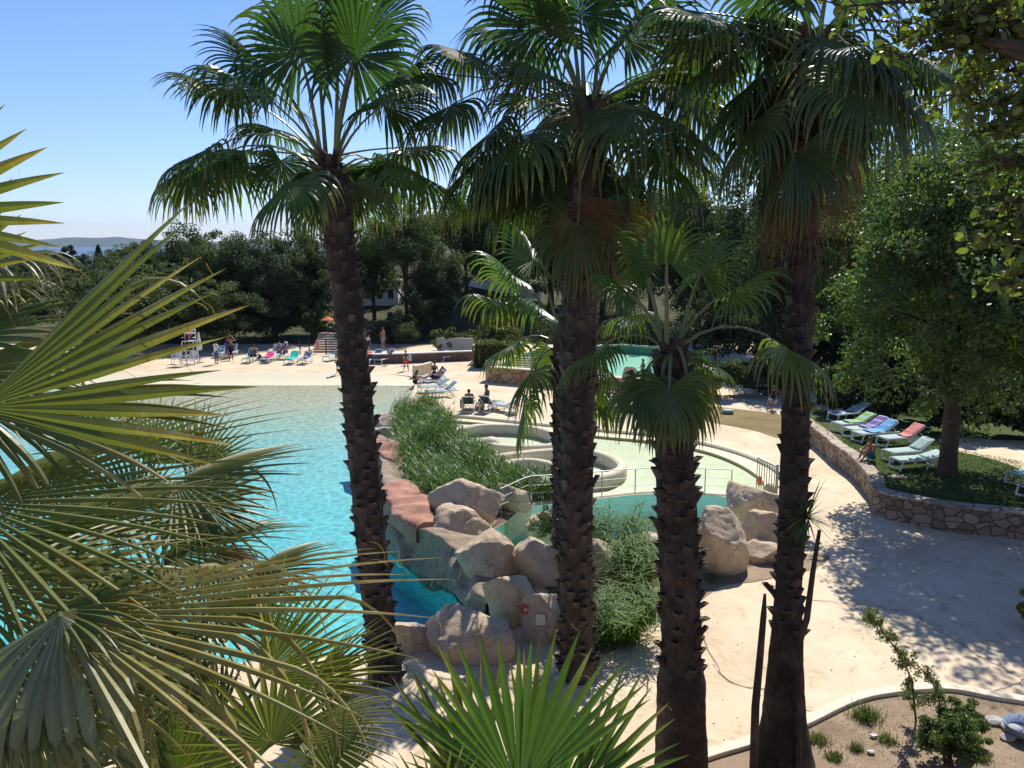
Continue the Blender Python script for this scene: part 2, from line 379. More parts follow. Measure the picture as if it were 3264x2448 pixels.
def mir(j, name, x, y, z, x2=None, y2=None, z2=None):
    j[name + 'L'] = Vector((x, y, z)); j[name + 'R'] = Vector((-x if x2 is None else x2, y if y2 is None else y2, z if z2 is None else z2))
def pose(kind):
    j = {}
    if kind in ('stand', 'walk', 'arms_up', 'crossed'):
        j['pel'] = Vector((0, 0, .93)); j['chest'] = Vector((0, -.01, 1.26)); j['neck'] = Vector((0, 0, 1.47)); j['head'] = Vector((0, -.025, 1.62))
        mir(j, 'sh', .175, 0, 1.41); mir(j, 'el', .25, .03, 1.13); mir(j, 'wr', .25, -.07, .90)
        mir(j, 'hip', .09, 0, .90); mir(j, 'kn', .10, -.02, .49); mir(j, 'an', .10, .02, .08); mir(j, 'toe', .12, -.15, .035)
        if kind == 'walk':
            mir(j, 'kn', .11, -.20, .50, -.10, .03, .48); mir(j, 'an', .13, -.24, .09, -.11, .22, .10); mir(j, 'toe', .15, -.41, .04, -.12, .07, .035)
            mir(j, 'wr', .20, -.20, .98, -.24, -.16, 1.0)
        if kind == 'arms_up': mir(j, 'el', .40, -.05, 1.36); mir(j, 'wr', .19, -.10, 1.56)
        if kind == 'crossed': mir(j, 'el', .24, -.08, 1.14); mir(j, 'wr', .02, -.22, 1.16, .04, -.2, 1.08)
    elif kind == 'knees_up':              # sitting on the ground, arms round the knees
        j['pel'] = Vector((0, .12, .12)); j['chest'] = Vector((0, .10, .44)); j['neck'] = Vector((0, -.0, .62)); j['head'] = Vector((0, -.06, .76))
        mir(j, 'sh', .17, .03, .57); mir(j, 'el', .25, -.15, .40); mir(j, 'wr', .12, -.38, .42)
        mir(j, 'hip', .09, .08, .11); mir(j, 'kn', .12, -.27, .45); mir(j, 'an', .10, -.46, .08); mir(j, 'toe', .11, -.63, .035)
    elif kind == 'sit':                   # upright on a seat 0.4 m high
        j['pel'] = Vector((0, 0, .52)); j['chest'] = Vector((0, .0, .86)); j['neck'] = Vector((0, -.02, 1.06)); j['head'] = Vector((0, -.06, 1.21))
        mir(j, 'sh', .175, 0, 1.0); mir(j, 'el', .24, -.06, .74); mir(j, 'wr', .15, -.28, .64)
        mir(j, 'hip', .09, -.02, .50); mir(j, 'kn', .12, -.42, .50); mir(j, 'an', .13, -.44, .09); mir(j, 'toe', .14, -.60, .035)
    elif kind == 'recline':               # on a sun lounger, back propped, one knee raised
        j['pel'] = Vector((0, 0, .50)); j['chest'] = Vector((0, .22, .75)); j['neck'] = Vector((0, .33, .90)); j['head'] = Vector((0, .38, 1.04))
        mir(j, 'sh', .175, .30, .85); mir(j, 'el', .27, .14, .64); mir(j, 'wr', .14, -.08, .66)
        mir(j, 'hip', .09, -.04, .48); mir(j, 'kn', .11, -.36, .76, -.12, -.43, .58); mir(j, 'an', .11, -.66, .47, -.12, -.82, .45); mir(j, 'toe', .12, -.82, .43, -.14, -.90, .58)
    return j
SKINS = {'fair': plain('fair_skin', (.50, .27, .18), .5, .06, 8), 'tan': plain('tanned_skin', (.34, .165, .10), .5, .06, 8), 'dark': plain('dark_tan_skin', (.17, .085, .055), .5, .06, 8)}
HAIR = {'black': plain('black_hair', (.014, .011, .010), .5), 'brown': plain('brown_hair', (.06, .033, .018), .55), 'blond': plain('blond_hair', (.35, .22, .10), .55)}
m_eye = plain('eye', (.02, .015, .012), .25)
def hand(c, el, wr, s):
    d = (wr - el).normalized(); up = Vector((0, 0, 1)) if abs(d.z) < .8 else Vector((0, -1, 0))
    sd = d.cross(up).normalized(); nn = sd.cross(d)
    kn = wr + d * .085
    for k in (-.022, 0, .022): c.append((wr + sd * k * .6, kn + sd * k, .020, .016, 8))
    for i, (k, L) in enumerate(((-.033, .062), (-.011, .078), (.011, .072), (.033, .056))):
        a = kn + sd * k; b = a + d * L * .5 - nn * .012; e = b + d * L * .4 - nn * .03
        c.append((a, b, .0105, .0095, 6)); c.append((b, e, .0095, .008, 6))
    t0 = wr + d * .03 - sd * .025; t1 = t0 + d * .035 - sd * .032; c.append((t0, t1, .013, .011, 6)); c.append((t1, t1 + d * .035 - nn * .01, .011, .009, 6))
def person(label, loc, rz, kind='stand', h=1.72, skin='tan', hair='black', long=False, tops=None, bottoms='shorts', tcol=None, bcol=None, hat=None, group=None, female=False):
    s = h / 1.72; j = pose(kind); t = thing('person', label, 'person', loc, rz, group)
    up = (j['neck'] - j['pel']).normalized(); hd = j['head']; f = 1.0 if not female else .92
    c = [(j['pel'], j['pel'] + (j['chest'] - j['pel']) * .5, .125, .115), (j['pel'] + (j['chest'] - j['pel']) * .4, j['chest'], .112 * f, .135 * f), (j['chest'], j['neck'] - up * .06, .13 * f, .10 * f),
         (j['shL'], j['shR'], .062, .062), (j['shL'] * .5 + j['chest'] * .5, j['shR'] * .5 + j['chest'] * .5, .105 * f, .105 * f), (j['hipL'], j['hipR'], .105, .105),
         (j['neck'] - up * .04, hd - up * .05, .052, .05)]
    fw = Vector((0, -1, 0))
    c += [(hd - up * .0 + fw * .0, hd + up * .045, .082, .088), (hd - up * .055 + fw * .025, hd - up * .095 + fw * .045, .062, .040),   # skull, jaw
          (hd + fw * .082 + up * .01, hd + fw * .10 - up * .025, .012, .017, 6), (hd + fw * .078 - up * .062 + Vector((-.018, 0, 0)), hd + fw * .078 - up * .062 + Vector((.018, 0, 0)), .010, .010, 6)]
    for sx in (1, -1): c.append((hd + Vector((sx * .084, .005, 0)) + up * .02, hd + Vector((sx * .082, 0, 0)) - up * .025, .016, .011, 6))
    for k in 'LR':
        c += [(j['sh' + k], j['el' + k], .050 * f, .040 * f), (j['el' + k], j['wr' + k], .040 * f, .027), (j['hip' + k], j['kn' + k], .088, .056), (j['kn' + k], j['kn' + k] * .6 + j['an' + k] * .4, .055, .056),
              (j['kn' + k] * .6 + j['an' + k] * .4, j['an' + k], .055, .036), (j['an' + k], j['toe' + k], .040, .026)]
        hand(c, j['el' + k], j['wr' + k], s)
    remesh('body', c, .011, SKINS[skin], t, s)
    eb = []
    for sx in (1, -1):
        e = MB(); e.lathe(tuple(hd + Vector((sx * .032, -.079, 0)) + up * .012), [(.002, -.010), (.010, -.005), (.012, 0), (.010, .005), (.002, .010)], 8)
        o = e.build('eye', m_eye, t, True); o.scale = (s,) * 3
    hc = [(hd + up * .035 - fw * .022, hd + up * .065 - fw * .0, .094, .088), (hd - fw * .045 + up * .01, hd - fw * .045 - up * .05, .075, .058)]
    if long: hc += [(hd - fw * .06, hd - fw * .08 - up * .22, .072, .05)]
    remesh('hair', hc, .014, HAIR[hair], t, s)
    if tops == 'shirt':
        cc = [(j['pel'] + up * .02, j['chest'], .138, .150), (j['chest'], j['neck'] - up * .07, .146, .112), (j['shL'], j['shR'], .076, .076)] + [(j['sh' + k], j['sh' + k] * .45 + j['el' + k] * .55, .070, .062) for k in 'LR']
        remesh('shirt', cc, .014, tcol, t, s)
    elif tops == 'bikini':
        remesh('bikini_top', [(j['chest'] + Vector((.06, -.09, .0)), j['chest'] + Vector((.10, -.06, .0)), .062, .05), (j['chest'] + Vector((-.06, -.09, .0)), j['chest'] + Vector((-.10, -.06, 0)), .062, .05),
                          (j['chest'] + Vector((.10, .04, 0)), j['chest'] + Vector((-.10, .04, 0)), .088, .088)], .014, tcol, t, s)
    elif tops == 'dress':
        cc = [(j['chest'] * .5 + j['pel'] * .5, j['chest'], .14, .145), (j['chest'], j['neck'] - up * .09, .14, .10), (j['pel'] - up * .22, j['pel'] + up * .1, .20, .15)]
        remesh('dress', cc, .014, tcol, t, s)
    if bcol is not None:
        u = {'shorts': .62, 'long': .85, 'brief': .16}[bottoms]
        cc = [(j['pel'], j['pel'] + up * .05, .138, .132), (j['hipL'], j['hipR'], .118, .118)] + [(j['hip' + k], j['hip' + k].lerp(j['kn' + k], u), .108 if u > .2 else .098, .088) for k in 'LR']
        remesh('shorts' if bottoms != 'brief' else 'swim_briefs', cc, .014, bcol, t, s)
    if hat is not None:
        m = MB(); m.lathe((0, 0, 0), [(.17, -.012), (.172, 0), (.10, .01), (.10, .07), (.08, .11), (.01, .125)], 20)
        o = m.build('sun_hat', hat, t, True); o.location = (hd + up * .06) * s; o.scale = (s,) * 3
    return t
c_white = cloth('white', (.72, .70, .66)); c_navy = cloth('navy', (.02, .03, .07)); c_blue = cloth('blue', (.05, .12, .26)); c_black = cloth('black', (.015, .015, .018))
c_red = cloth('red', (.72, .075, .03)); c_pink = cloth('pink', (.62, .24, .22)); c_hot = cloth('hot_pink', (.78, .07, .25)); c_lav = cloth('lavender', (.50, .50, .62)); c_turq = cloth('turquoise', (.04, .52, .40))
c_grey = cloth('grey', (.24, .25, .30)); c_straw = cloth('straw', (.42, .31, .17)); c_orange = cloth('orange', (.72, .20, .08)); c_lblue = cloth('light_blue', (.30, .40, .60)); c_yellow = cloth('yellow', (.72, .64, .22)); c_sky = cloth('sky_blue', (.12, .38, .66)); c_green = cloth('lime', (.28, .50, .10)); c_coral = cloth('coral', (.70, .26, .22)); c_purple = cloth('purple', (.22, .12, .32)); c_teal = cloth('teal', (.03, .30, .32))
WL = .87       # height of the stone wall and of the lawn edge beside the plaza
ppl = [
 ('man in white T-shirt and blue shorts standing by the white plastic chairs', G(690, 1161), 2.6, 'crossed', 1.74, dict(skin='dark', tops='shirt', tcol=c_white, bcol=c_blue)),
 ('bare-chested person with arms raised, behind the shaded loungers', G(737, 1141), 2.9, 'arms_up', 1.72, dict(skin='tan', bcol=c_black, bottoms='long')),
 ('dark-clothed person seated on the shaded lounger', G(745, 1141) + Vector((.15, -1.2, 0)), .4, 'sit', 1.7, dict(skin='dark', tops='shirt', tcol=c_black, bcol=c_black)),
 ('person in a red shirt up on the lifeguard chair', G(607, 1159) + Vector((0, 0, 1.38)), 0, 'sit', 1.72, dict(skin='tan', tops='shirt', tcol=c_red, bcol=c_navy)),
 ('dark-haired woman in black sitting on the first lounger of the beach row', G(799, 1158) + Vector((.05, .9, 0)), -.3, 'sit', 1.62, dict(skin='tan', long=True, female=True, tops='bikini', tcol=c_black, bcol=c_black)),
 ('sunbather in a straw hat on a lounger beside the pink towel', G(876, 1146) + Vector((0, .75, 0)), -.15, 'recline', 1.68, dict(skin='tan', female=True, bcol=c_navy, bottoms='brief', hat=c_straw)),
 ('broad sunbather in a white cap on a lavender-towelled lounger', G(902, 1146) + Vector((0, .75, 0)), .1, 'recline', 1.8, dict(skin='tan', bcol=c_black, hat=c_white)),
 ('small child in a pink dress walking by the terracotta steps', G(1013, 1127), .8, 'walk', 1.15, dict(skin='fair', hair='blond', tops='dress', tcol=c_pink)),
 ('bather walking at the waterline, half hidden by the left palm trunk', G(1080, 1192), .3, 'walk', 1.6, dict(skin='tan', bcol=c_navy)),
 ('boy in bright red shorts walking along the pale beach', G(1294, 1182), .45, 'walk', 1.42, dict(skin='dark', bcol=c_red)),
 ('bare-chested person standing on the shaded bank above the low wall', P(1221, 1112, 70), .9, 'stand', 1.72, dict(skin='tan', bcol=c_grey)),
 ('person in a white shirt standing close to the palm trunk behind the low wall', P(1174, 1118, 66), 2.6, 'stand', 1.2, dict(skin='fair', tops='shirt', tcol=c_white, bcol=c_navy)),
 ('child in a pale top sitting on the low wall with its back turned', P(1243, 1126, 62.3) + Vector((0, 0, -.08)), math.pi, 'knees_up', 1.25, dict(skin='fair', tops='shirt', tcol=c_lblue, bcol=c_navy)),
 ('woman in a dark swimsuit sitting at the edge of the big pool', G(1327, 1222), 1.9, 'knees_up', 1.65, dict(skin='tan', long=True, female=True, tops='bikini', tcol=c_black, bcol=c_black, bottoms='brief')),
 ('woman in a black bikini sitting upright with hair tied up, back turned', G(1385, 1215), 2.7, 'sit', 1.7, dict(skin='tan', hair='brown', female=True, tops='bikini', tcol=c_black, bcol=c_black, bottoms='brief')),
 ('man in dark trunks reclining with a knee up on a lounger by the pool rock', G(1385, 1228) + Vector((.1, 0, 0)), -1.25, 'recline', 1.76, dict(skin='fair', bcol=c_navy)),
 ('dark-haired sunbather seen from behind on the dark green lounger', G(1495, 1311) + Vector((0, .7, 0)), 3.1, 'recline', 1.7, dict(skin='tan', bcol=c_black)),
 ('bare-backed person sitting sideways on a lounger beside the straw bag', G(1556, 1307) + Vector((-.05, .3, 0)), -1.2, 'sit', 1.74, dict(skin='dark', bcol=c_black)),
 ('boy with blue shorts sitting knees up on the stone wall', G(2772, 1468, WL) + Vector((.05, .12, .02)), -1.15, 'knees_up', 1.62, dict(skin='tan', hair='brown', bcol=c_blue)),
 ('bather raising an arm to the face beside the standing rock', G(2049, 1225), -1.2, 'crossed', 1.6, dict(skin='tan', female=True, tops='bikini', tcol=c_black, bcol=c_black, bottoms='brief')),
 ('bather in an orange top next to the upper pool wall', G(2090, 1222), .4, 'stand', 1.55, dict(skin='dark', female=True, tops='bikini', tcol=c_orange, bcol=c_orange, bottoms='brief')),
 ('person in dark shorts with a grey shirt in front of the orange bather', G(2069, 1226), .2, 'stand', 1.2, dict(skin='tan', tops='shirt', tcol=c_grey, bcol=c_navy)),
 ('two-tone bather sitting on the shaded path behind the dry lawn', G(2466, 1306), -.8, 'sit', 1.66, dict(skin='tan', tops='shirt', tcol=c_navy, bcol=c_white)),
 ('person in a dark top sitting in deep shade beyond the stone wall', G(2606, 1312), .5, 'sit', 1.66, dict(skin='tan', tops='shirt', tcol=c_navy, bcol=c_black)),
]
ppl[22] = ('bather in a dark top and white shorts sitting on the shaded path',) + ppl[22][1:]
for L, lc, rz, kd, h, kw in ppl: person(L, lc, rz, kd, h, **kw)
# ------------------------------------------------------------------ ground, pools
def px(pts, z=0.0, n=5, closed=True, smooth=True):
    w = [G(u, v, z) for u, v in pts]
    return [(p.x, p.y) for p in (cr(w, n, closed) if smooth else w)]
POOL = px([(300, 1192), (700, 1190), (1120, 1190), (1280, 1196), (1318, 1206), (1322, 1228), (1300, 1285), (1255, 1335), (1240, 1390), (1240, 1500), (1258, 1600), (1285, 1690), (1335, 1752), (1430, 1800), (1535, 1865), (1590, 1940), (1560, 2020), (1240, 2070), (800, 2110), (300, 2130), (-400, 2140), (-900, 1750), (-700, 1400), (-200, 1230), (50, 1198)], 0)
PADDLE = px([(1395, 1322), (1512, 1331), (1779, 1358), (1922, 1372), (2074, 1386), (2230, 1411), (2356, 1444), (2460, 1490), (2500, 1535), (2440, 1572), (2320, 1572), (2081, 1560), (1904, 1578), (1750, 1598), (1660, 1590), (1590, 1520), (1470, 1420), (1400, 1350)], 0)
LAG = px([(1578, 1710), (1600, 1648), (1680, 1616), (1800, 1602), (1904, 1590), (2081, 1574), (2320, 1584), (2400, 1630), (2300, 1720), (2080, 1790), (1800, 1815), (1640, 1775)], 0)
X0, X1, Y0, Y1 = -120, 120, 12.0, 75
outer = [(X0, Y0), (X1, Y0), (X1, Y1), (X0, Y1)]
LAWN_W = [(3900, 1840), (3560, 1768), (3264, 1722), (3029, 1695), (2900, 1670), (2830, 1655), (2777, 1634), (2766, 1592), (2708, 1521), (2653, 1480), (2603, 1434), (2560, 1400), (2530, 1372), (2560, 1340)]
wall_xy = [Vector(p) for p in px(LAWN_W, 0, 5, False)]
plaza = flat('plaza_ground', outer, 0.0, m_deck, [POOL, PADDLE, LAG])
def basin(name, poly, zf, mat, step, z0=0.0, lip=.0):
    ex = grid_in(poly, step)
    v, t = sheet(poly, (), ex)
    V = [(x, y, zf(x, y)) for x, y in v]; Fc = [f if ((v[f[1]][0] - v[f[0]][0]) * (v[f[2]][1] - v[f[0]][1]) - (v[f[1]][1] - v[f[0]][1]) * (v[f[2]][0] - v[f[0]][0])) > 0 else f[::-1] for f in t]
    n = len(V); m = len(poly)
    for x, y in poly: V.append((x, y, z0)); V.append((x, y, min(z0 - .001, zf(x, y))))
    for i in range(m):
        a, b = n + 2 * i, n + 2 * ((i + 1) % m); Fc.append((a, b, b + 1, a + 1))
    o = obj(name, V, Fc, mat); o['kind'] = 'structure'; return o
WZ = -.2
ye = G(1600, 1192).y; yw = G(1600, 1228, WZ).y
def zpool(x, y):
    if y > yw: return WZ * min(1, (ye - y) / (ye - yw))if y < ye else -.0005
    t = (yw - y) / 20.0
    return max(-1.15, WZ - t * 1.1)
basin('main_pool_floor', POOL, zpool, m_pool, 1.4)
basin('paddling_pool_floor', PADDLE, lambda x, y: -.24, m_paddle, 2.0)
basin('lagoon_floor', LAG, lambda x, y: -1.25, m_lagoon, 1.5)
def water(name, poly, z, mat):
    o = flat(name, poly, z, mat); return o
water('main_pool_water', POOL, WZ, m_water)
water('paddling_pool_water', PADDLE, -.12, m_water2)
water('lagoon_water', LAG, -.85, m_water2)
def strip(name, ctr, w, z, mat, kind='structure', n=1, jitter=0.0, th=None):
    c = [Vector(p) for p in ctr]; V = []; Fc = []
    for i, p in enumerate(c):
        d = (c[min(i + 1, len(c) - 1)] - c[max(i - 1, 0)]); d = Vector((d.x, d.y)).normalized(); s = Vector((-d.y, d.x))
        ww = w * (1 + random.uniform(-jitter, jitter))
        for k in (-1, 1): V.append((p.x + s.x * k * ww / 2, p.y + s.y * k * ww / 2, z))
    for i in range(len(c) - 1): Fc.append((2 * i + 1, 2 * i, 2 * i + 2, 2 * i + 3))
    if th:
        n0 = len(V); V += [(x, y, z - th) for x, y, _ in V]
        for i in range(len(c) - 1):
            a = 2 * i; Fc += [(a, a + n0, a + 2 + n0, a + 2), (a + 1, a + 3, a + 3 + n0, a + 1 + n0)]
        e = 2 * len(c) - 2; Fc += [(0, 1, 1 + n0, n0), (e, e + n0, e + 1 + n0, e + 1)]
    o = obj(name, V, Fc, mat)
    if kind: o['kind'] = kind
    return o
# the ripple of foam at the beach end, the step-down ledge inside the paddling pool, its kerb
strip('foam_line', cr([Vector((*G(u, v, WZ).xy, 0)) for u, v in [(60, 1238), (300, 1231), (520, 1228), (760, 1226), (1000, 1225), (1180, 1227), (1312, 1231)]], 14), .22, WZ + .012, plain('foam', (.78, .76, .66), .8, .04), 'structure', 1, .6)
led = [(1400, 1338), (1512, 1345), (1779, 1374), (1922, 1390), (2074, 1405), (2230, 1432), (2340, 1470), (2421, 1520), (2440, 1558)]
pin = [Vector((*G(u, v, -.1).xy, 0)) for u, v in led]; pout = [Vector((*G(u, v, 0).xy, 0)) for u, v in [(1395, 1322), (1512, 1331), (1779, 1358), (1922, 1372), (2074, 1386), (2230, 1411), (2356, 1444), (2460, 1490), (2490, 1540)]]
pin = cr(pin, 6); pout = cr(pout, 6); V = []; Fc = []
for a, b in zip(pin, pout):
    b = b.lerp(a, .02); V += [(a.x, a.y, -.105), (b.x, b.y, -.085), (a.x, a.y, -.24)]
for i in range(len(pin) - 1):
    a = 3 * i; Fc += [(a, a + 1, a + 4, a + 3), (a + 2, a, a + 3, a + 5)]
o = obj('paddling_pool_ledge', V, Fc, m_wetledge); o['kind'] = 'structure'
# plaza steps up by a kerb at the far side of the paddling pool
kb = cr([Vector((*G(u, v).xy, 0)) for u, v in [(1385, 1322), (1512, 1331), (1779, 1358), (1922, 1372), (2074, 1386), (2230, 1411), (2356, 1444), (2460, 1490), (2500, 1535)]], 6)
def sweep(name, path, prof, mat, parent=None, smooth=False, jit=0.0, attrs=True, zoff=None):
    """prof: (across, up) pairs, across is to the left of the path"""
    V = []; Fc = []; m = len(prof)
    for i, p in enumerate(path):
        d = path[min(i + 1, len(path) - 1)] - path[max(i - 1, 0)]; d = Vector((d.x, d.y, 0)).normalized(); s = Vector((-d.y, d.x, 0))
        zz = zoff[i] if zoff else 0
        for a, b in prof: V.append(p + s * a + Vector((0, 0, b + zz)))
    for i in range(len(path) - 1):
        for k in range(m - 1): Fc.append((i * m + k, i * m + k + 1, (i + 1) * m + k + 1, (i + 1) * m + k))
    Fc.append(tuple(range(m))); Fc.append(tuple(range((len(path) - 1) * m, len(path) * m))[::-1])
    if jit:
        V = [v + Vector(noise.noise_vector(v * 1.7)) * jit + Vector(noise.noise_vector(v * 5)) * jit * .35 for v in V]
    return obj(name, np.array([tuple(v) for v in V]), Fc, mat, parent, None, smooth, True)
o = sweep('pool_kerb', kb, [(-.02, -.1), (-.03, .0), (.03, .05), (.30, .05), (.36, .0), (.36, -.02)], m_rim); tag(o, 'rounded pale kerb along the far side of the paddling pool', 'kerb')
o = sweep('ledge_kerb', cr([Vector((*G(u, v).xy, 0)) for u, v in [(1610, 1640), (1690, 1608), (1800, 1594), (1904, 1583), (2081, 1567), (2320, 1577), (2420, 1590)]], 6), [(-.16, -.9), (-.17, .02), (-.13, .05), (.28, .05), (.32, -.3)], m_rim); tag(o, 'curved pale ledge under the steel railing, between paddling pool and lagoon', 'kerb')
for pts, lab, hh in (([(1440, 1380), (1530, 1364), (1656, 1366), (1740, 1380), (1795, 1407), (1760, 1426), (1681, 1432), (1600, 1430), (1545, 1418)], 'upper curl of the cream spiral wall in the paddling pool', .30),
                 ([(1480, 1446), (1560, 1464), (1650, 1455), (1750, 1446), (1850, 1446), (1930, 1460), (1982, 1493), (1950, 1520), (1880, 1538), (1790, 1548)], 'wide lower loop of the cream spiral wall in the paddling pool', .32),
                 ([(1560, 1496), (1625, 1474), (1700, 1470), (1780, 1487), (1830, 1512)], 'inner arc of the cream spiral wall nearest the reeds', .22)):
    path = cr([Vector((*G(u, v, .1).xy, 0)) for u, v in pts], 8)
    prof = [(-.2, -.24), (-.2, hh - .12), (-.14, hh - .03), (0, hh), (.14, hh - .03), (.2, hh - .12), (.2, -.24)]
    o = sweep('spiral_wall', path, prof, m_rim, None, True); tag(o, lab, 'low wall', 'spiral walls of the paddling pool')
m = MB(); m.lathe((0, 0, 0), [(.02, -.30), (.36, -.28), (.43, -.05), (.40, .12), (.30, .26), (.16, .335), (.02, .35)], 24)
o = m.build('stone_ball', m_rim, None, True); o.location = G(1566, 1428, -.05) + Vector((0, 0, .15)); tag(o, 'pale round ball at the end of the upper spiral wall', 'ball')
# curved pale kerb and flower beds at the lower right
bed = px([(1900, 2560), (2100, 2475), (2258, 2416), (2397, 2374), (2544, 2322), (2680, 2256), (2757, 2228), (2833, 2214), (2930, 2203), (3038, 2203), (3166, 2227), (3300, 2250), (3600, 2330)], 0, 6, False)
bedpoly = [(x, y - .02) for x, y in bed] + [(16, 12.02), (2, 12.02)]
flat('flower_bed_soil', bedpoly, .02, m_dirt)
o = sweep('curved_kerb', [Vector((x, y, 0)) for x, y in bed], [(-.1, -.01), (-.1, .09), (-.09, .10), (.14, .10), (.15, .09), (.15, -.01)], m_kerb); tag(o, 'cream concrete kerb curving round the near flower bed', 'kerb')
flat('boulder_bed_soil', px([(2180, 1840), (2300, 1760), (2460, 1765), (2640, 1770), (2590, 1815), (2470, 1842), (2400, 1856), (2313, 1866), (2266, 1890), (2200, 1930)], 0, 4), .012, m_dirt)
flat('bamboo_bed_soil', px([(1760, 1760), (1960, 1720), (2110, 1740), (2120, 1900), (2040, 2030), (1900, 2090), (1780, 2080)], 0, 4), .008, m_dirt)
flat('reed_bed_soil', px([(1262, 1318), (1385, 1318), (1470, 1420), (1590, 1520), (1660, 1594), (1640, 1640), (1560, 1690), (1440, 1660), (1340, 1600), (1262, 1480)], 0, 4), .016, m_dirt)
flat('dry_lawn_patch', px([(2050, 1262), (2300, 1298), (2420, 1312), (2520, 1330), (2540, 1372), (2490, 1398), (2400, 1372), (2250, 1343), (2060, 1300)], 0, 4), .006, m_drylawn)
for pts in ([(2180, 1880), (2290, 2130), (2380, 2190), (2440, 2200)], [(2540, 1905), (2650, 1920), (2780, 1932), (2920, 1962), (2960, 1995), (3040, 2040), (3130, 2095), (3230, 2150), (3264, 2180)], [(3160, 2205), (3220, 2185), (3264, 2165)], [(2540, 2255), (2600, 2268), (2660, 2258)], [(2270, 2120), (2330, 2170), (2410, 2195), (2480, 2190)]):
    pp = cr([Vector((*G(u, v).xy, 0)) for u, v in pts], 9); pp = [p + Vector((noise.noise(p * 3.1) * .09, noise.noise(p * 3.7 + Vector((9, 0, 0))) * .09, 0)) for p in pp]
    strip('pavement_crack', pp, .026, .004, m_crack, 'structure', 1, .7)
# slope below the viewpoint, hillside, sea and far hills
def gridmesh(name, xs, ys, zf, mat, smooth=True):
    V = [(x, y, zf(x, y)) for y in ys for x in xs]; n = len(xs)
    Fc = [(j * n + i, j * n + i + 1, (j + 1) * n + i + 1, (j + 1) * n + i) for j in range(len(ys) - 1) for i in range(n - 1)]
    o = obj(name, V, Fc, mat, None, None, smooth); o['kind'] = 'structure'; return o
gridmesh('near_bank', np.linspace(-120, 120, 81), np.linspace(-30, 12.0, 30), lambda x, y: 0 if y > 11.9 else min(6.4, (12.0 - y) * .55) + .25 * noise.noise(Vector((x * .3, y * .3, 0))), m_dirt)
def sst(a, b, x): t = max(0, min(1, (x - a) / (b - a))); return t * t * (3 - 2 * t)
def zhill(x, y):
    d = y - 75
    if d <= 0: return 0.0
    r = sst(-26, 2, x + d * .12)
    up = min(d * .16, 3 + d * .035) * r
    dn = -sst(20, 900, d) * 48 * (1 - r * .6) + 0.6 * sst(0, 15, d)
    return up + dn * (1 - r) + (noise.noise(Vector((x * .06, y * .06, 1))) * sst(3, 30, d) * 1.2)
gridmesh('hillside', np.concatenate([np.linspace(-900, -130, 12), np.linspace(-118, 130, 63), np.linspace(160, 900, 10)]), np.concatenate([np.linspace(75, 180, 43), np.geomspace(190, 1500, 24)]), zhill, m_hill)
o = obj('sea', [(-30000, 200, -50), (30000, 200, -50), (30000, 30000, -50), (-30000, 30000, -50)], [(0, 1, 2, 3)], m_sea); o['kind'] = 'structure'
def zf(x, y):
    a = sst(7300, 8300, y) * (1 - sst(9000, 10500, y)); u = CU + x / y * F
    prof = np.interp(u, [-600, 60, 135, 200, 250, 290, 340, 400, 450, 700, 3400], [40, 48, 62, 74, 92, 82, 78, 84, 60, 45, 40])
    return -51 + a * (prof * .98 + 14 * noise.fractal(Vector((x * .0022, y * .0012, 0)), .9, 2, 5))
gridmesh('far_hills', np.linspace(-9000, 9000, 181), np.linspace(7200, 10600, 18), zf, m_farhill)
# ------------------------------------------------------------------ rocks
def rock_mesh(seed, d, n=3.4, cuts=11, sub=5, rough=.06, bev=.8):
    """unit boulder: superellipsoid with flat facets and broken noise"""
    rs = random.Random(seed); bm = bmesh.new(); bmesh.ops.create_icosphere(bm, subdivisions=sub, radius=1)
    Fc = [[v.index for v in f.verts] for f in bm.faces]; A = np.array([v.co for v in bm.verts]); bm.free()
    r = (np.abs(A) ** n).sum(1) ** (-1 / n); A = A * r[:, None]
    for _ in range(cuts):
        v = np.array([rs.gauss(0, 1), rs.gauss(0, 1), rs.gauss(.15, .7)]); v /= np.linalg.norm(v); t = rs.uniform(.60, .92)
        e = A @ v - t; A = A - np.outer(np.maximum(e, 0) * .96, v)
    mn, mx = A.min(0), A.max(0); A = (A - (mn + mx) / 2) / ((mx - mn) / 2)
    A = A * (np.array(d) / 2); off = Vector((seed * 3.7, seed * 1.3, 0)); k = min(d)
    for i in range(len(A)):
        p = Vector(A[i]); nv = p.normalized()
        f = noise.fractal(p * (1.1 / max(k, .6)) + off, 1.0, 2, 2) * rough * 1.1 * k + noise.fractal(p * 3.4 + off, .7, 2.1, 6) * .030 * min(1.4, k) + noise.ridged_multi_fractal(p * 1.4 + off, .8, 2.2, 4, 1, 2) * .022 * k
        w = abs(noise.noise(p * 1.6 + off)); f -= .05 * k * max(0, 1 - w * 9) * .6
        A[i] = p + nv * f
    return A, Fc
def rock(label, u0, u1, v0, v1, seed, zb=0.0, dep=.85, n=3.4, cuts=7, tilt=(0, 0), rz=0.0, mat=None, sub=5, sink=.15, name='boulder', group=None, top=None, rough=.06):
    uc = (u0 + u1) / 2; b = G(uc, v1, zb); y0 = b.y; w = (u1 - u0) * y0 / F * 1.06; dp = w * dep; yc = y0 + dp * .42
    wv = (u1 - u0) / F * yc * 1.08; zt = P(uc, v0, yc + dp * .18).z if top is None else top
    h = zt - zb + sink; A, Fc = rock_mesh(seed, (wv, dp, h), n, cuts + 6, sub, rough)
    A = A @ np.array(Matrix.Rotation(rz, 3, 'Z') @ Matrix.Rotation(tilt[0], 3, 'X') @ Matrix.Rotation(tilt[1], 3, 'Y')).T
    c = P(uc, (v0 + v1) / 2, yc); o = obj(name, A, Fc, mat or m_rock, None, None, True)
    o.location = (c.x, yc, zb - sink + h / 2); return tag(o, label, 'rock', group)
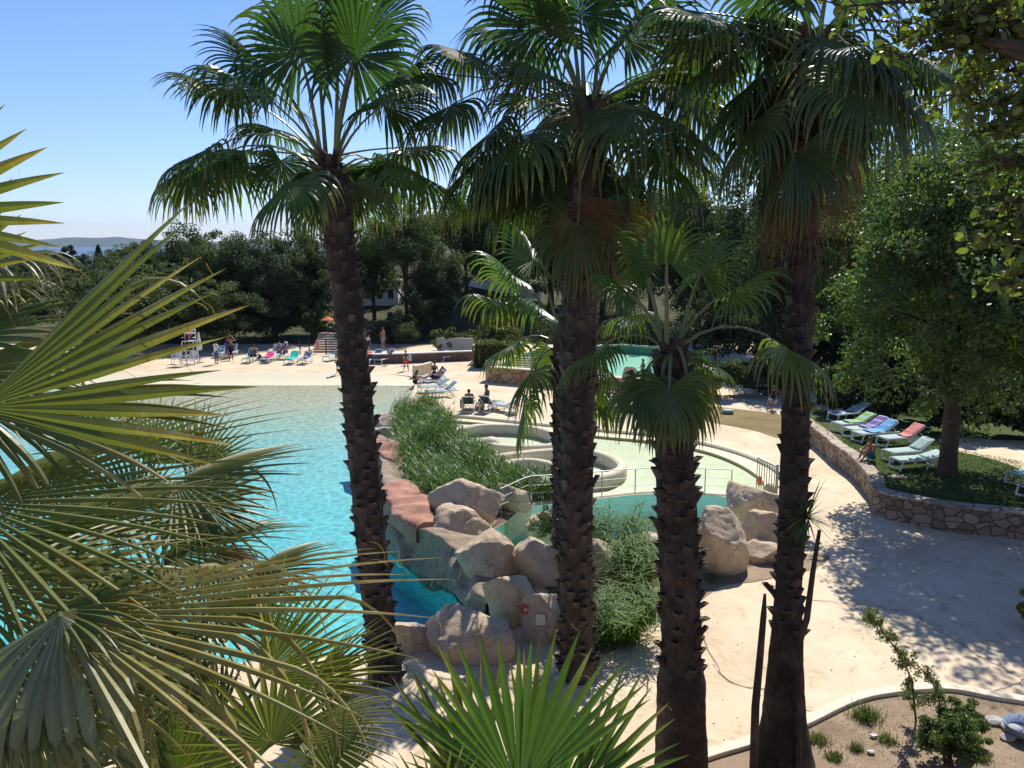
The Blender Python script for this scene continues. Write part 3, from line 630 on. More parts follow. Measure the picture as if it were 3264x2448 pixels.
gb = 'boulders round the lagoon'
rock('big flat-topped boulder slab crowning the pool-side rocks', 1365, 1600, 1527, 1668, 11, .75, .75, 3.0, 8, (.10, .22), 0, group=gb)
rock('boulder tucked beneath the big flat-topped slab', 1385, 1592, 1618, 1745, 12, .35, .8, 4, 6, (0, .12), group=gb, sink=.6)
rock('cracked pale boulder between the slab and the pool wall', 1455, 1660, 1690, 1842, 23, .35, .95, 3.2, 8, (.18, .12), group=gb, sink=.6)
rock('grey-sided boulder left of the middle palm trunk', 1630, 1800, 1712, 1862, 14, .15, .8, 4, 8, (0, 0), group=gb)
rock('boulder carrying the red call box', 1545, 1732, 1812, 2010, 15, .0, .8, 4.2, 8, (.1, -.06), group=gb, sink=.3)
rock('narrow boulder with the white notice, against the middle palm', 1668, 1785, 1880, 2085, 16, -.2, .8, 4.5, 6, (.05, .05), group=gb)
rock('broad pale boulder at the near end of the pool', 1345, 1640, 1928, 2150, 17, -.3, .8, 2.8, 9, (.12, .05), group=gb, sink=.4)
rock('low cracked boulder left of the broad pale one', 1225, 1385, 1972, 2110, 18, -.2, .8, 3.4, 6, (0, .08), group=gb)
rock('rock standing out behind the right side of the middle palm', 1850, 1955, 1715, 1850, 19, .1, .8, 4.2, 6, (0, -.1), group=gb)
rock('rounded boulder at the left end of the steel railing', 1582, 1690, 1543, 1640, 20, 0, .9, 3.2, 6, group=gb)
rock('low pink-grey boulder at the lagoon edge beside the middle palm', 1680, 1800, 1625, 1730, 21, -.6, .9, 3, 6, group=gb)
rock('rock apron by the lagoon behind the short palm', 2000, 2130, 1690, 1790, 22, -.3, 1.0, 2.8, 6, group=gb)
gr = 'boulders beside the two right palms'
rock('squared boulder highest of the right pile, below the gate panel', 2318, 2478, 1543, 1690, 31, 0, .8, 4, 7, (0, .06), group=gr)
rock('tallest boulder of the right pile with a broken face', 2215, 2385, 1612, 1835, 32, 0, .8, 3.8, 9, (.06, 0), group=gr)
rock('dark-sided boulder at the right of the pile, next to the palm', 2362, 2520, 1620, 1765, 33, 0, .8, 4, 7, group=gr)
rock('low flat stone at the foot of the right pile', 2362, 2490, 1722, 1800, 34, 0, .8, 3.2, 6, group=gr)
rock('small rounded stone behind the gate panel', 2440, 2475, 1540, 1570, 35, 0, .9, 2.6, 5, sub=4, group=gr)
rock('long flat rock at the far edge of the big pool', 1272, 1392, 1266, 1345, 41, -.1, 1.0, 3.6, 7, (0, .05))
rock('low stepped rock beside the left palm trunk at the pool edge', 1170, 1300, 1306, 1375, 42, -.15, 1.0, 3, 7, (0, .08))
rock('dark low stone at the waterline beside the left palm', 1185, 1260, 1355, 1410, 48, -.2, 1.0, 3, 7)
rock('upright pale stone at the left corner of the upper pool', 1549, 1597, 1145, 1216, 43, 0, .7, 2.6, 5, sub=4)
rock('upright stone leaning on the orange wall behind the far lounger', 1978, 2034, 1166, 1258, 44, 0, .7, 2.6, 6, (.1, 0), sub=4)
# sculpted pool-side wall with a red ledge on top
pw = cr([Vector((*G(u, v, WZ).xy, 0)) for u, v in [(1196, 1440), (1202, 1510), (1222, 1645), (1252, 1735), (1320, 1790), (1400, 1838), (1490, 1905), (1540, 1975)]], 8)
zt = [float(np.interp(i / (len(pw) - 1), [0, .22, .3, .5, .75, 1], [.55, .85, 1.0, 1.05, .85, .35])) for i in range(len(pw))]
t = thing('rock_wall', 'sculpted grey-brown rock wall dropping into the turquoise pool', 'rock wall', pw[20] + Vector((0, 0, 0)))
V = []; Fc = []; m_ = 12; VB = []; FB = []
for i, p in enumerate(pw):
    d = pw[min(i + 1, len(pw) - 1)] - pw[max(i - 1, 0)]; d.normalize(); s = Vector((-d.y, d.x, 0))
    for k in range(m_):
        f = k / (m_ - 1); z = -.34 + (zt[i] + .34) * f; off = .40 * f ** 1.4 + .08 * math.sin(f * 7 + i * .3)
        q = p + s * (off - .28) + Vector((0, 0, z)); q += Vector(noise.noise_vector(q * .9)) * .26 + Vector(noise.noise_vector(q * 2.6)) * .14 + s * (.12 * noise.noise(Vector((q.x, q.y, q.z * 3)))); V.append(q)
    e = V[-1]; V.append(e + s * 1.5 + Vector((0, 0, -.40)))
    for z_ in (-1.6, -.9, -.17): VB.append(p - s * (.22 if z_ > -.5 else .30) + Vector(noise.noise_vector(Vector((p.x * .9, p.y * .9, -.2)))) * .2 + Vector((0, 0, z_ - .1)))
n = m_ + 1
for i in range(len(pw) - 1):
    for k in range(2): FB.append((i * 3 + k, (i + 1) * 3 + k, (i + 1) * 3 + k + 1, i * 3 + k + 1))
obj('submerged_liner', np.array([tuple(v) for v in VB]), FB, m_pool, t, None, True, True)
for i in range(len(pw) - 1):
    for k in range(n - 1): Fc.append((i * n + k, (i + 1) * n + k, (i + 1) * n + k + 1, i * n + k + 1))
o = obj('wall_face', np.array([tuple(v) for v in V]), Fc, m_rockface, t, None, True, True)
sb = o.modifiers.new('s', 'SUBSURF'); sb.levels = sb.render_levels = 2
def ledge(pts, zs, w, lab):
    pth = cr([G(u, v, z) for (u, v), z in zip(pts, zs)], 7)
    pth = [q + Vector((noise.noise(q * 1.3) * .2, noise.noise(q * 1.1 + Vector((5, 0, 0))) * .2, noise.noise(q * 1.5) * .12)) for q in pth]; o = sweep('red_ledge', pth, [(-w, -.5), (-w * 1.0, -.06), (-w * .85, .02), (-w * .3, .06), (w * .4, .05), (w * .9, -.02), (w, -.5)], m_redrock, t, True, .26)
    o['label'] = lab; s_ = o.modifiers.new('s', 'SUBSURF'); s_.levels = s_.render_levels = 2
ledge([(1172, 1385), (1210, 1408), (1245, 1428), (1275, 1455), (1290, 1490)], [.6, .68, .72, .72, .66], .55, 'red rock ledge at the far end of the wall')
ledge([(1232, 1548), (1268, 1552), (1298, 1585), (1325, 1630), (1385, 1662)], [.85, 1.0, 1.06, 1.06, 1.0], .66, 'red rock ledge below the reeds')
# right-hand rubble wall
t = thing('stone_wall', 'curving rubble stone wall holding up the lawn at the right', 'stone wall', (wall_xy[40].x, wall_xy[40].y, 0))
zw = []
for p in wall_xy:
    zw.append(0 if p.y < 45 else 0)
def wallsweep(name, prof, mat, jit): sweep(name, [Vector((p.x, p.y, 0)) for p in wall_xy], prof, mat, t, False, jit)
wallsweep('wall_face', [(.0, -.05), (.0, .2), (.0, .45), (.0, .79), (-.45, .79), (-.45, -.05)], m_stone, .025)
wallsweep('wall_cap', [(.025, .793), (.03, .86), (.0, .875), (-.22, .88), (-.44, .87), (-.47, .793)], m_cap, .02)
lawn_edge = []
for i, p in enumerate(wall_xy):
    d = wall_xy[min(i + 1, len(wall_xy) - 1)] - wall_xy[max(i - 1, 0)]; d.normalize(); s = Vector((-d.y, d.x)); lawn_edge.append((p.x - s.x * .46, p.y - s.y * .46))
lawnpoly = lawn_edge + [(G(2640, 1312, .8).x, G(2640, 1312, .8).y), (60, 50), (60, lawn_edge[0][1])]
path_b = px([(2990, 1400), (3060, 1440), (3130, 1455), (3210, 1478), (3264, 1498), (3420, 1530), (3900, 1560), (3900, 1400), (3264, 1405), (3100, 1395)], .82, 3)
flat('lawn', lawnpoly, .815, m_lawn); flat('garden_path', path_b, .822, m_deck)
xs_ = lawnpoly[-3:]
V = [(x, y, z) for x, y in lawnpoly for z in (.815, -.02)]; Fc = [(2 * i, 2 * i + 1, 2 * i + 3, 2 * i + 2) for i in range(len(lawnpoly) - 1)]
o = obj('lawn_bank', V, Fc, m_lawn); o['kind'] = 'structure'
# ------------------------------------------------------------------ sun loungers, chairs, small things
SEAT_Z, HINGE = .37, .22
def lounger(label, loc, rz, ang, sling, group='sun loungers round the pools'):
    t = thing('sun_lounger', label, 'sun lounger', loc, rz, group)
    a = R_(ang); ca, sa = math.cos(a), math.sin(a)
    for sx in (-1, 1):
        m = MB(); x = sx * .31; m.tube([(x, -.97, SEAT_Z - .03), (x, -.93, SEAT_Z), (x, HINGE, SEAT_Z), (x, .93, SEAT_Z - .01)], .030, 8, flat=1.3); m.build('side_rail', m_white, t)
    for sx in (-1, 1):
        m = MB(); x = sx * .33; m.tube([(x, -.86, SEAT_Z), (x, -.92, .2), (x, -.97, .015)], [.034, .03, .028], 8); m.build('leg', m_white, t)
        m = MB(); m.tube([(x, .12, .015), (x, .20, .22), (x, .38, SEAT_Z - .04), (x, .56, .22), (x, .66, .015)], .028, 8); m.build('leg', m_white, t)
    m = MB(); m.tube([(-.33, -.95, .06), (.33, -.95, .06)], .022, 6); m.tube([(-.33, -.88, SEAT_Z - .03), (.33, -.88, SEAT_Z - .03)], .022, 6); m.tube([(-.33, .64, .06), (.33, .64, .06)], .022, 6); m.build('cross_bar', m_white, t)
    m = MB()
    for i in range(8): pass
    ys = np.linspace(-.93, HINGE - .01, 9); V = []
    for y in ys:
        for x in (-.285, -.14, 0, .14, .285): V.append((x, y, SEAT_Z + .035 - .018 * (1 - (x / .285) ** 2)))
    Fc = [(j * 5 + i, j * 5 + i + 1, j * 5 + i + 6, j * 5 + i + 5) for j in range(8) for i in range(4)]
    o = obj('seat', V, Fc, sling, t, None, True); s = o.modifiers.new('s', 'SOLIDIFY'); s.thickness = .014
    L = .74; m = MB()
    for sx in (-1, 1): m.tube([(sx * .30, HINGE, SEAT_Z + .01), (sx * .30, HINGE + ca * L, SEAT_Z + .01 + sa * L)], .026, 8)
    m.tube([(-.30, HINGE + ca * L, SEAT_Z + .01 + sa * L), (.30, HINGE + ca * L, SEAT_Z + .01 + sa * L)], .028, 8)
    if ang > 12: m.tube([(-.28, HINGE + ca * L * .6, SEAT_Z + sa * L * .6), (-.28, HINGE + .55, SEAT_Z)], .015, 6); m.tube([(.28, HINGE + ca * L * .6, SEAT_Z + sa * L * .6), (.28, HINGE + .55, SEAT_Z)], .015, 6)
    bf = m.build('backrest_frame', m_white, t)
    V = []
    for k in range(7):
        q = .02 + k / 6 * (L - .05)
        for x in (-.275, -.14, 0, .14, .275): V.append((x, HINGE + ca * q + sa * .02 * (1 - (x / .275) ** 2), SEAT_Z + .035 + sa * q - ca * .012 * (1 - (x / .275) ** 2)))
    Fc = [(j * 5 + i, j * 5 + i + 1, j * 5 + i + 6, j * 5 + i + 5) for j in range(6) for i in range(4)]
    o = obj('backrest', V, Fc, sling, bf, None, True); s = o.modifiers.new('s', 'SOLIDIFY'); s.thickness = .014
    t['ang'] = ang
    return t
def towel(label, l, s0, s1, w, mat, seed=0, mat2=None, crump=.012, drape=.06):
    a = R_(l['ang']); t = thing('towel', label, 'towel', l.location, l.rotation_euler.z, 'towels on the loungers')
    V = []; n = 22; m = 13
    for i in range(n):
        s = s0 + (s1 - s0) * i / (n - 1); yy = -.93 + s
        for k in range(m):
            f = k / (m - 1) * 2 - 1; x = f * w / 2
            q = yy - HINGE
            y, z = (yy, SEAT_Z + .045) if q < 0 else (HINGE + q * math.cos(a), SEAT_Z + .045 + q * math.sin(a))
            nz = noise.fractal(Vector((x * 5, s * 5, seed * 3.1)), .8, 2, 3) * crump * 2
            ex = max(0, abs(x) - .30); 
            V.append((x - math.copysign(ex * .8, x), y - (nz * math.sin(a) if q > 0 else 0), z + nz + .012 - ex * (1 + drape)))
    Fc = [(j * m + i, j * m + i + 1, j * m + i + m + 1, j * m + i + m) for j in range(n - 1) for i in range(m - 1)]
    o = obj('cloth', V, Fc, mat, t, None, True); s_ = o.modifiers.new('s', 'SOLIDIFY'); s_.thickness = .012; s_.offset = 1
    if mat2:
        if mat2 not in o.data.materials[:]: o.data.materials.append(mat2)
        for p in o.data.polygons:
            j = p.index // (m - 1)
            if (j // 2) % 3 == 1: p.material_index = 1
    return t
sl = m_sling; LG = {}
for key, label, (u, v), z, rz, ang, sg in [
 ('b1', 'first white lounger of the beach row, with a woman in black on it', (799, 1154), 0, -.05, 50, sl),
 ('b2', 'beach-row lounger spread with a hot pink towel', (857, 1154), 0, -.04, 22, sl),
 ('b3', 'beach-row lounger covered by a bright turquoise towel', (933, 1158), 0, -.08, 34, sl),
 ('b4', 'beach-row lounger with crumpled grey clothes, right of the turquoise one', (975, 1158), 0, -.10, 34, sl),
 ('b5', 'lounger with a white towel behind the pink one', (876, 1143), 0, -.15, 55, sl),
 ('b6', 'lounger with a lavender towel behind the turquoise one', (902, 1143), 0, .10, 55, sl),
 ('s1', 'white-framed lounger in the tree shade behind the man in the T-shirt', (703, 1137), 0, .05, 30, sl),
 ('s2', 'white-framed lounger in the shade under the dark-clothed person', (737, 1137), 0, .0, 45, sl),
 ('p1', 'blue-grey lounger half hidden behind the left palm trunk', (1066, 1148), 0, -.5, 40, sl),
 ('w1', 'blue-grey lounger with a red beach ball beside its head, by the low wall', (1192, 1157), 0, -.5, 48, sl),
 ('w2', 'blue-grey lounger just left of the boy in red shorts', (1230, 1157), 0, -.5, 48, sl),
 ('f1', 'flat blue-grey lounger right of the white cloth on the low wall', (1355, 1149), 0, -.95, 24, sl),
 ('f2', 'middle one of the three flat loungers in front of the concrete wall', (1395, 1149), 0, -.95, 24, sl),
 ('f3', 'rightmost of the three flat loungers, half in shadow', (1440, 1149), 0, -.95, 18, sl),
 ('m1', 'lounger with the upright seated woman in a bikini', (1372, 1217), 0, -1.25, 30, sl),
 ('m2', 'lounger carrying the reclining man by the pool rock', (1385, 1228), 0, -1.25, 50, sl),
 ('m3', 'empty blue-grey lounger in front of the reclining man', (1385, 1249), 0, -1.2, 30, sl),
 ('m4', 'empty blue-grey lounger nearest to the long flat rock', (1410, 1264), 0, -1.2, 38, sl),
 ('k1', 'dark green lounger seen from behind by the paddling pool kerb', (1495, 1308), 0, 3.1, 42, m_sling_g),
 ('k2', 'dark green lounger under the bare-backed person', (1563, 1308), 0, 2.65, 45, m_sling_g),
 ('k3', 'pale blue lounger half hidden by the hanging palm leaf', (1612, 1312), 0, -2.3, 30, m_sling_t),
 ('c1', 'blue lounger with bright swim things below the orange stone wall', (1950, 1277), 0, -1.32, 42, sl),
 ('r1', 'lawn lounger with a lime green towel', (2722, 1372), .82, -1.25, 26, m_sling_t),
 ('r2', 'lawn lounger with a navy patterned towel', (2760, 1390), .82, -1.25, 30, m_sling_t),
 ('r3', 'lawn lounger with a bright blue towel', (2790, 1404), .82, -1.25, 32, m_sling_t),
 ('r4', 'lawn lounger with a coral pink towel on its backrest', (2872, 1420), .82, -1.3, 34, m_sling_t),
 ('r5', 'empty pale teal lawn lounger just left of the tree trunk', (2895, 1465), .82, -1.3, 32, m_sling_t),
 ('r6', 'nearest empty pale teal lawn lounger, flat, in front of the tree trunk', (2925, 1492), .82, -1.35, 14, m_sling_t),
 ('e1', 'farther of the two loungers in the shade at the right edge', (3285, 1535), .82, -1.05, 20, m_sling_t),
 ('e2', 'nearer of the two loungers in the shade at the right edge', (3325, 1575), .82, -1.05, 20, m_sling_t),
 ('d1', 'white lounger frame in deep shade at the far end of the stone wall', (2705, 1340), .82, -1.2, 30, m_sling_t),
 ]: LG[key] = lounger(label, G(u, v, z), rz, ang, sg)
towel('crumpled hot pink towel on a beach-row lounger', LG['b2'], .45, 1.75, .60, c_hot, 1, None, .03)
towel('smooth turquoise towel on a beach-row lounger', LG['b3'], .0, 1.88, .60, c_turq, 2)
towel('heap of grey clothes on the lounger right of the turquoise one', LG['b4'], .5, 1.85, .5, c_grey, 3, None, .05)
towel('white towel over the propped backrest behind the pink towel', LG['b5'], .9, 1.92, .62, c_white, 4)
towel('lavender towel over the propped backrest behind the turquoise towel', LG['b6'], .9, 1.92, .62, c_lav, 5)
towel('pale towel on the backrest behind the reclining man', LG['m2'], .8, 1.92, .6, c_lav, 6, c_navy)
towel('lime green towel on a lawn lounger', LG['r1'], .5, 1.85, .64, c_green, 7, c_lblue)
towel('navy and purple patterned towel on a lawn lounger', LG['r2'], .7, 1.9, .64, c_purple, 8, c_lblue)
towel('bright blue towel on a lawn lounger', LG['r3'], .5, 1.9, .64, c_sky, 9, c_lblue)
towel('coral pink towel on a lawn lounger', LG['r4'], .9, 1.9, .62, c_coral, 10, c_pink)
def lump(name, label, cat, loc, d, mat, seed, rough=.18, group=None, n=2.4):
    A, Fc = rock_mesh(seed, d, n, 3, 4, rough); o = obj(name, A, Fc, mat, None, None, True); o.location = loc; return tag(o, label, cat, group)
def on_lounger(l, x, y, z=SEAT_Z + .09): return l.matrix_basis @ Vector((x, y, z))
for i, (x, y, mt, nm) in enumerate(((-.05, -.72, c_hot, 'pink'), (0, -.22, c_teal, 'teal'), (-.02, -.02, cloth('magenta', (.62, .10, .42)), 'magenta'))):
    lump('swim_bag', nm + ' bundle of swim things on the lounger below the orange wall', 'swim things', on_lounger(LG['c1'], x, y), (.32, .26, .2), mt, 60 + i)
lump('straw_bag', 'round straw bag between the two dark green loungers', 'bag', G(1530, 1307) + Vector((0, 0, .2)), (.5, .45, .45), c_straw, 70, .06)
lump('swim_bag', 'teal bag on the ground beside the pink-towelled lounger', 'bag', G(835, 1153) + Vector((0, 0, .1)), (.45, .35, .22), c_teal, 71)
lump('beach_bag', 'dark green beach bag beside the first beach lounger', 'bag', G(826, 1148) + Vector((0, 0, .25)), (.5, .4, .5), m_sling_g, 72, .08)
m = MB(); m.lathe((0, 0, 0), [(.30 * math.cos(a), .30 * math.sin(a)) for a in np.linspace(-1.5, 1.5, 12)], 18)
o = m.build('beach_ball', c_red, None, True); o.location = G(1180, 1146) + Vector((0, 0, .31)); tag(o, 'red ball by the low wall at the left loungers', 'ball')
# yellow towel hanging on the dark green lounger, cloths on the walls
def hang(name, label, cat, a, b, drop, mat, off=(0, -.03, 0)):
    V = []; a, b, off = Vector(a), Vector(b), Vector(off)
    for j in range(7):
        for i in range(9):
            p = a.lerp(b, i / 8) + off + Vector((0, -.05 * noise.noise(Vector((i * .6, j * .5, a.x))), -drop * j / 6)); V.append(p)
    c = a.lerp(b, .5); o = obj(name, [v - c for v in V], [(j * 9 + i, j * 9 + i + 1, j * 9 + i + 10, j * 9 + i + 9) for j in range(6) for i in range(8)], mat, None, None, True)
    o.location = c; s = o.modifiers.new('s', 'SOLIDIFY'); s.thickness = .015; return tag(o, label, cat)
hang('towel', 'pale yellow towel hanging from the left of the dark green lounger', 'towel', G(1466, 1308) + Vector((0, 0, .62)), G(1478, 1306) + Vector((0, .1, .62)), .5, c_yellow)
LW = .72
hang('towel', 'white towel laid over the low wall right of the boy', 'towel', P(1288, 1126, 62.4), P(1313, 1128, 62.2), .5, c_lav, (0, -.32, .02))
hang('towel', 'blue towel hanging in the shade beside the man in the T-shirt', 'towel', G(719, 1141) + Vector((0, 0, 1.2)), G(727, 1141) + Vector((0, 0, 1.3)), .9, cloth('royal', (.10, .12, .36)))
# white fan-back armchairs
def armchair(label, loc, rz):
    t = thing('armchair', label, 'chair', loc, rz, 'white plastic armchairs')
    m = MB(); m.box((0, 0, .42), (.50, .48, .03)); m.tube([(-.25, -.24, .41), (.25, -.24, .41)], .022, 6); m.build('seat', m_white, t)
    m = MB(); top = []
    for i in range(7):
        a = R_(-36 + 12 * i); b0 = (math.sin(a) * .16, .24, .44); e = (math.sin(a) * .38, .36, .44 + .50 * math.cos(a) ** .5); m.tube([b0, e], [.018, .034], 6, flat=.5); top.append(e)
    m.tube([(-.27, .22, .62)] + [(x, y + .005, z + .01) for x, y, z in top] + [(.27, .22, .62)], .026, 6); m.build('backrest', m_white, t)
    for sx in (-1, 1):
        m = MB(); m.tube([(sx * .28, .24, .62), (sx * .30, 0, .66), (sx * .29, -.2, .64), (sx * .28, -.25, .58)], .026, 6, flat=.7); m.build('armrest', m_white, t)
        m = MB(); m.tube([(sx * .28, -.25, .6), (sx * .27, -.25, .35), (sx * .30, -.29, .0)], [.026, .03, .024], 6); m.build('leg', m_white, t)
        m = MB(); m.tube([(sx * .25, .22, .60), (sx * .25, .23, .35), (sx * .28, .30, 0)], [.026, .03, .024], 6); m.build('leg', m_white, t)
    return t
armchair('left of the two white fan-back armchairs, turned to the pool', G(564, 1160), .05); armchair('white fan-back armchair nearer to the man in the T-shirt', G(614, 1160), -.05)
# lifeguard chair
t = thing('lifeguard_chair', 'tall white lifeguard chair with rungs, behind the two white armchairs', 'lifeguard chair', G(607, 1162))
for sx in (-1, 1):
    for y0, y1, zt_ in ((-.55, -.28, 1.75), (.55, .28, 2.7)):
        m = MB(); m.tube([(sx * .48, y0, 0), (sx * .40, y1, 1.75), (sx * .40, y1, zt_)], .035, 8); m.build('leg', m_white, t)
m = MB(); m.box((0, 0, 1.74), (.8, .62, .04)); m.build('seat', m_white, t)
m = MB(); m.box((0, .30, 2.3), (.8, .03, .16)); m.box((0, .30, 2.55), (.8, .03, .16)); m.build('backrest', m_white, t)
for k in range(4):
    m = MB(); z = .35 + k * .36; y = -.55 + .27 * z / 1.75; m.tube([(-.47, y, z), (.47, y, z)], .025, 6); m.build('rung', m_white, t)
for sx in (-1, 1):
    m = MB(); m.tube([(sx * .40, -.28, 2.0), (sx * .40, .28, 2.0)], .03, 6); m.build('armrest', m_white, t)
# closed parasols
def parasol(label, loc, h, mat, r=.17, lo=.95):
    t = thing('parasol', label, 'parasol', loc, 0, 'closed parasols on the beach')
    m = MB(); m.lathe((0, 0, 0), [(.02, 0), (.28, .0), (.28, .07), (.06, .12), (.02, .12)], 16); m.build('base', m_wallg, t)
    m = MB(); m.tube([(0, 0, .1), (0, 0, h)], .022, 8); m.build('pole', m_dark, t)
    m = MB(); V = []; Fc = []; prof = [(r * .9, lo), (r * 1.15, lo + .1), (r, lo + .45), (r * .8, h * .62), (r * .5, h * .85), (.03, h - .02)]; n = 20
    for q, z in prof:
        for k in range(n): a = 2 * math.pi * k / n; rr = q * (1 + .16 * math.cos(a * 8)); V.append((rr * math.cos(a), rr * math.sin(a), z))
    for i in range(len(prof) - 1):
        for k in range(n): b = i * n; Fc.append((b + k, b + (k + 1) % n, b + n + (k + 1) % n, b + n + k))
    Fc += [tuple(range(n))[::-1], tuple(range((len(prof) - 1) * n, len(prof) * n))]
    m.add(V, Fc); m.build('canopy', mat, t, True)
parasol('closed white parasol behind the two white armchairs', G(638, 1156), 2.3, m_canvas)
parasol('closed cream parasol standing farther back in the tree shade', P(625, 1085, 72), 2.7, cloth('cream', (.45, .50, .40)))
# terracotta steps with handrail posts, orange parasol at the top
s0 = G(1037, 1124); t = thing('staircase', 'pale-edged terracotta steps climbing from the beach by the palm trunk', 'steps', s0)
m = MB(); e = MB()
for k in range(8):
    m.box((0, .36 * k + .6, .16 * k + .08 - .03), (2.1, 1.2, .16)); e.box((0, .36 * k + .19, .16 * (k + 1) - .012), (2.14, .40, .05))
m.build('riser_block', m_terra, t); e.build('tread', m_rim, t)
for u, v, lab in ((957, 1129, 'thin dark post standing alone on the beach edge'), (1040, 1130, 'dark post at the foot of the terracotta steps'), (986, 1117, 'dark post on the grass left of the steps')):
    m = MB(); m.tube([(0, 0, 0), (0, 0, 1.25)], .05, 8); m.lathe((0, 0, 0), [(.10, 0), (.10, .03), (.05, .05)], 10); o = m.build('post', m_dark); o.location = G(u, v); tag(o, lab, 'post')
t = thing('parasol', 'small orange parasol open at the top of the terracotta steps', 'parasol', P(1048, 1085, 72.5))
m = MB(); m.tube([(0, 0, -.6), (0, 0, 2.0)], .02, 6); m.build('pole', m_dark, t)
m = MB(); m.lathe((0, 0, 0), [(.55, 1.72), (.56, 1.75), (.32, 1.9), (.02, 2.0)], 8); m.build('canopy', c_orange, t)
# low wall and grey wall behind the right-hand loungers
a, b = G(1160, 1160), G(1505, 1148); b = Vector((b.x, b.y, 0)); pa = cr([Vector((a.x, a.y, 0)), Vector(((a.x + b.x) / 2, (a.y + b.y) / 2 - .1, 0)), Vector((b.x, b.y, 0))], 8)
t = thing('low_wall', 'low brown rubble wall with a pale top behind the blue-grey loungers', 'wall', pa[8])
sweep('wall_body', pa, [(-.15, -.05), (-.15, .66), (.2, .66), (.2, -.05)], m_wallbrown, t, False, .015)
sweep('coping', pa, [(-.2, .662), (-.2, .74), (.26, .74), (.26, .662)], m_wallw, t, False, .01)
a, b = G(1390, 1140), G(1506, 1143); o = sweep('concrete_wall', cr([a + Vector((0, 1.2, 0)), a.lerp(b, .5) + Vector((0, 1.1, 0)), b + Vector((0, .9, 0))], 4), [(-.1, 0), (-.1, 1.45), (.1, 1.45), (.1, 0)], m_wallg); tag(o, 'plain grey concrete wall left of the hedge', 'wall')
a, b = G(1322, 1200), G(1375, 1186); t = thing('low_wall', 'short cream wall at the pool corner behind the seated woman', 'wall', a)
sweep('wall_body', cr([a, a.lerp(b, .5) + Vector((0, -.15, 0)), b], 5), [(-.08, -.2), (-.08, .68), (-.05, .72), (.16, .72), (.19, .68), (.19, -.2)], m_rim, t)
t = thing('wooden_barrier', 'dark wooden post and ramp leaning at the left end of the hedge', 'barrier', G(1508, 1160))
m = MB(); m.tube([(0, 0, 0), (0, 0, 1.35)], .07, 6); m.build('post', m_wood, t); m = MB(); m.tube([(0, 0, 1.3), (.9, .4, 1.3)], .06, 6); m.build('rail', m_wood, t)
m = MB(); m.add([(-.35, -.9, .02), (.35, -.9, .02), (1.1, .3, .75), (.4, .3, .75), (-.35, -.9, -.05), (.35, -.9, -.05), (1.1, .3, .68), (.4, .3, .68)], [(0, 1, 2, 3), (7, 6, 5, 4), (0, 4, 5, 1), (1, 5, 6, 2), (2, 6, 7, 3), (3, 7, 4, 0)]); m.build('ramp_board', m_wood, t)
# upper pool held by an orange rubble wall
UP = [G(u, v, 1.0) for u, v in [(1572, 1168), (1760, 1182), (1985, 1203), (2160, 1208), (2170, 1112), (1980, 1098), (1720, 1112), (1640, 1135)]]
t = thing('upper_pool', 'raised green pool behind an orange rubble wall', 'pool', (UP[1].x, UP[1].y, 0))
upw = [Vector((p.x, p.y, 0)) for p in UP]
sweep('front_wall', [upw[7], upw[0], upw[1], upw[2], upw[3], upw[4]][::-1], [(.0, .96), (.35, .96), (.36, .3), (.38, -.05)], m_stone_o, t, False, .015)
sweep('rim', (upw + upw[:1])[::-1], [(-.18, .9), (-.18, 1.03), (.37, 1.03), (.37, .965)], m_rim, t)
pl = [(p.x, p.y) for p in UP]; v, tr = sheet(pl, (), grid_in(pl, 2)); V = [(x, y, .985) for x, y in v]
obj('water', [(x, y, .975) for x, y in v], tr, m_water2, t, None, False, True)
obj('pool_floor', [(x, y, .35) for x, y in v], tr, m_upper, t, None, False, True)
n = len(pl); obj('inner_wall', [(x, y, z) for x, y in pl for z in (.3, 1.0)], [(2 * i, 2 * i + 1, (2 * i + 3) % (2 * n), (2 * i + 2) % (2 * n)) for i in range(n)], m_upper, t, None, False, True)
m = MB()
for k in range(5): q = G(1640 + k * 5, 1150, .9); c = P(1672, 1150, 59.3 - k * .42); m.box((c.x + .1 * k, c.y, .86 - k * .1), (2.6, .42, .16), -.12)
m.build('pool_step', m_rim, t, False, True)
c = P(1712, 1130, 63.5); o = obj('upper_deck', [(c.x + x, c.y + y, 1.04) for x, y in ((-3.4, -1.2), (2.2, -.4), (2.8, 2.5), (-2.5, 2.0))], [(0, 1, 2, 3)], m_deck); o['kind'] = 'structure'
# steel railings
def railing(label, pts, hts=(.35, .62, .95), z=.05):
    pts = [Vector(p) for p in pts]; t = thing('railing', label, 'railing', pts[len(pts) // 2])
    for p in pts:
        m = MB(); m.tube([p + Vector((0, 0, 0)), p + Vector((0, 0, hts[-1]))], .018, 8); m.build('post', m_steel, t, False, True)
    sm = cr(pts, 8)
    for h in hts:
        m = MB(); m.tube([p + Vector((0, 0, h)) for p in sm], .017 if h == hts[-1] else .009, 8); m.build('rail', m_steel, t, False, True)
railing('galvanised railing curving along the ledge above the lagoon', [G(u, v, .05) for u, v in [(1690, 1603), (1810, 1594), (1918, 1585), (2024, 1576), (2130, 1572), (2246, 1576), (2330, 1580)]])
railing('short galvanised railing at the left end of the lagoon', [G(u, v, .05) for u, v in [(1597, 1652), (1660, 1620), (1695, 1606)]], (.45, .7, 1.0))
a, b = G(2410, 1566), G(2438, 1566) + Vector((0, -1.3, 0)); t = thing('gate_panel', 'upright grey barred panel behind the right boulder pile', 'gate', a)
m = MB()
for k in range(9): q = a.lerp(b, k / 8); m.tube([q, q + Vector((0, 0, 1.25))], .018, 6)
